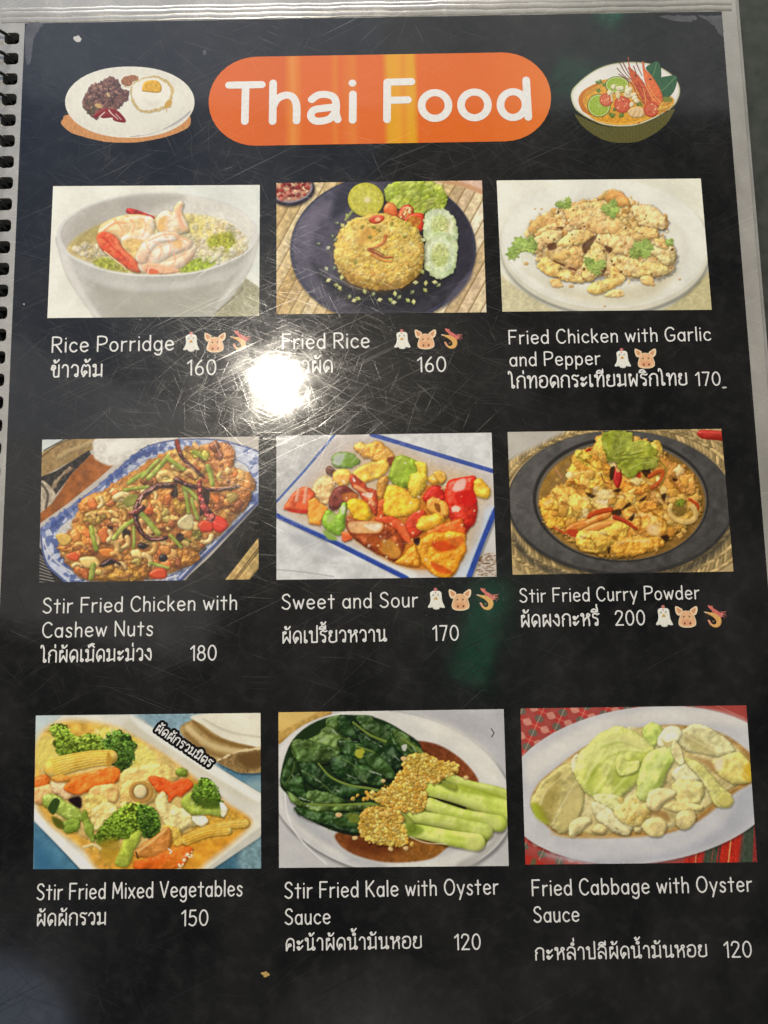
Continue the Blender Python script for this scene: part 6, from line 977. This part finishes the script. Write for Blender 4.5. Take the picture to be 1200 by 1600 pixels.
print_canvas(soup_bowl(), (875, 80, 1200 / 200), [(885, 84), (1068, 84), (1068, 228), (885, 228)], 'soup_picture', menu, 'printed picture of prawn soup with lime slices in an olive bowl', 2.0e-5, .45, ROWGAIN[0])
# ---------------------------------------------------------------- lettering
K = S / FPX * 1.06
def text(txt, x0, x1, y, cap, name, wd=.105, thai=False):
    g, w = layout(txt); (ax, ay), (bx, _) = U(x0, y), U(x1, y); H = U(x0, y - cap * 1.02)[1] - ay; lw = wd * H
    kx = (bx - ax - lw) / w; ky = H - lw; cx = ax + lw / 2
    V, F = stroke_mesh(g, lw, 2.6e-5, lambda a, b: (cx + a * kx, ay + lw / 2 + b * ky)); return link(name, mesh(name, V, F), M_WHITE, menu, 'white lettering ' + txt if name != 'price' else 'white price ' + txt)
for a in (("Rice Porridge", 80, 272, 551.5, 25, 'dish_name'), ("ข้าวต้ม", 78, 159.5, 590.5, 25, 'thai_name'), ("160", 292, 338.5, 587, 24.5, 'price'), ("Fried Rice", 440, 578, 546.5, 25, 'dish_name'), ("ข้าวผัด", 440, 519, 584, 25, 'thai_name'), ("160", 652, 698, 582, 24, 'price'),
          ("Fried Chicken with Garlic", 794.5, 1112, 538.5, 22.5, 'dish_name'), ("and Pepper", 796, 939, 573, 22.5, 'dish_name'), ("ไก่ทอดกระเทียมพริกไทย", 796, 1074, 607.5, 24.5, 'thai_name'), ("170", 1087, 1127, 603.5, 22, 'price'),
          ("Stir Fried Chicken with", 66, 371, 959, 24.5, 'dish_name'), ("Cashew Nuts", 65.4, 239.6, 997, 24.5, 'dish_name'), ("ไก่ผัดเม็ดมะม่วง", 64, 236.6, 1036, 25, 'thai_name'), ("180", 297, 339, 1033, 24.5, 'price'),
          ("Sweet and Sour", 439.6, 653.7, 953, 24.5, 'dish_name'), ("ผัดเปรี้ยวหวาน", 439.6, 603, 1006, 24.5, 'thai_name'), ("170", 675.9, 717.7, 1002, 24.5, 'price'), ("Stir Fried Curry Powder", 811.5, 1094, 942, 22.5, 'dish_name'), ("ผัดผงกะหรี่", 812.8, 935.7, 980.5, 25, 'thai_name'), ("200", 961, 1009, 978, 24, 'price'),
          ("Stir Fried Mixed Vegetables", 56.5, 379.5, 1407, 26, 'dish_name'), ("ผัดผักรวม", 55.8, 165, 1447.5, 25, 'thai_name'), ("150", 283, 326, 1447.5, 25.5, 'price'), ("Stir Fried Kale with Oyster", 444, 779.7, 1404.5, 26, 'dish_name'), ("Sauce", 444.6, 516.8, 1445.5, 25.5, 'dish_name'), ("คะน้าผัดน้ำมันหอย", 445.6, 658.7, 1486.5, 25, 'thai_name'), ("120", 710, 752, 1485, 25.5, 'price'),
          ("Fried Cabbage with Oyster", 830.8, 1176.6, 1400.5, 26, 'dish_name'), ("Sauce", 833.4, 906, 1442, 25.5, 'dish_name'), ("กะหล่ำปลีผัดน้ำมันหอย", 835.6, 1105, 1501, 25, 'thai_name'), ("120", 1131.7, 1176, 1497, 26, 'price')): text(*a, wd=.096)
# slanted caption on the vegetable photo
g, w = layout("ผัดผักรวมมิตร"); ang = math.atan2(780 - 278, 925 - 185); L = math.hypot(780 - 278, 925 - 185) * .97
def slant(a, b):
    u, v = a / w * L, b * 122; x, y = 190 + u * math.cos(ang) + v * math.sin(ang), 268 + u * math.sin(ang) - v * math.cos(ang); return tuple(U(220 + x / 8.571, 1110 + y / 8.571))
V, F = stroke_mesh([[s] for q in g for s in q], 78 / 8.571 * K, 3.2e-5, slant); cap_o = link('caption_outline', mesh('caption_outline', V, F), M_OUTLINE, DP[6])
V, F = stroke_mesh(g, 15 / 8.571 * K, 6e-5, slant); link('caption_lettering', mesh('caption_lettering', V, F), M_WHITE, DP[6])
# ---------------------------------------------------------------- meat and prawn icons on their black patches
def patch(x0, y0, x1, y1, y2, y3):
    P = upx([(x0, y0), (x1, y1), (x1, y2), (x0, y3)]); o = flat('icon_patch', P, 1.0e-5, M_PATCH, menu); V, F = [], []
    for (ax, ay), (bx, by) in zip(P, P[1:] + P[:1]):
        d = Vector((bx - ax, by - ay)).normalized() * .00011; i = len(V); V += [(ax - d.y, ay + d.x, 1.5e-5), (ax + d.y, ay - d.x, 1.5e-5), (bx + d.y, by - d.x, 1.5e-5), (bx - d.y, by + d.x, 1.5e-5)]; F.append((i, i + 1, i + 2, i + 3))
    link('patch_edge', mesh('patch_edge', V, F), M_PATCHEDGE, o)
for a in ((282, 513, 398, 511, 555, 556), (609, 508, 727, 505, 551, 552), (664, 912, 786, 908, 960, 961)): patch(*a)
ICON = {}
for nm, fn, w_, h_ in (('chicken_icon', icon_chicken, 320, 400), ('pig_icon', icon_pig, 360, 330), ('shrimp_icon', icon_shrimp, 360, 360)):
    k = 400 / 38.5 if nm == 'chicken_icon' else 330 / 36. if nm == 'pig_icon' else 360 / 38.
    ICON[nm] = (print_canvas(fn(), (700, 900, k), [(700, 900), (700 + w_ / k, 900), (700 + w_ / k, 900 + h_ / k), (700, 900 + h_ / k)], nm, menu, None, 3.0e-5, .4, ROWGAIN[1] * 1.16), U(700 + w_ / k / 2, 900 + h_ / k / 2))
used = set()
for nm, spots in (('chicken_icon', ((299.5, 534.5), (629, 530.5), (973, 560), (682, 936), (1038, 963))), ('pig_icon', ((336, 535), (665, 530), (1009, 560), (719, 937), (1073, 963.5))), ('shrimp_icon', ((376, 533), (706, 530), (762, 937), (1118, 964)))):
    src, (cx, cy) = ICON[nm]; kids = list(src.children)
    for i, (px, py) in enumerate(spots):
        x, y = U(px, py); o = src
        if i:
            o = src.copy(); COL.objects.link(o)
            for ch in kids: q = ch.copy(); COL.objects.link(q); q.parent = o
        o.location = (x - cx, y - cy, 0)
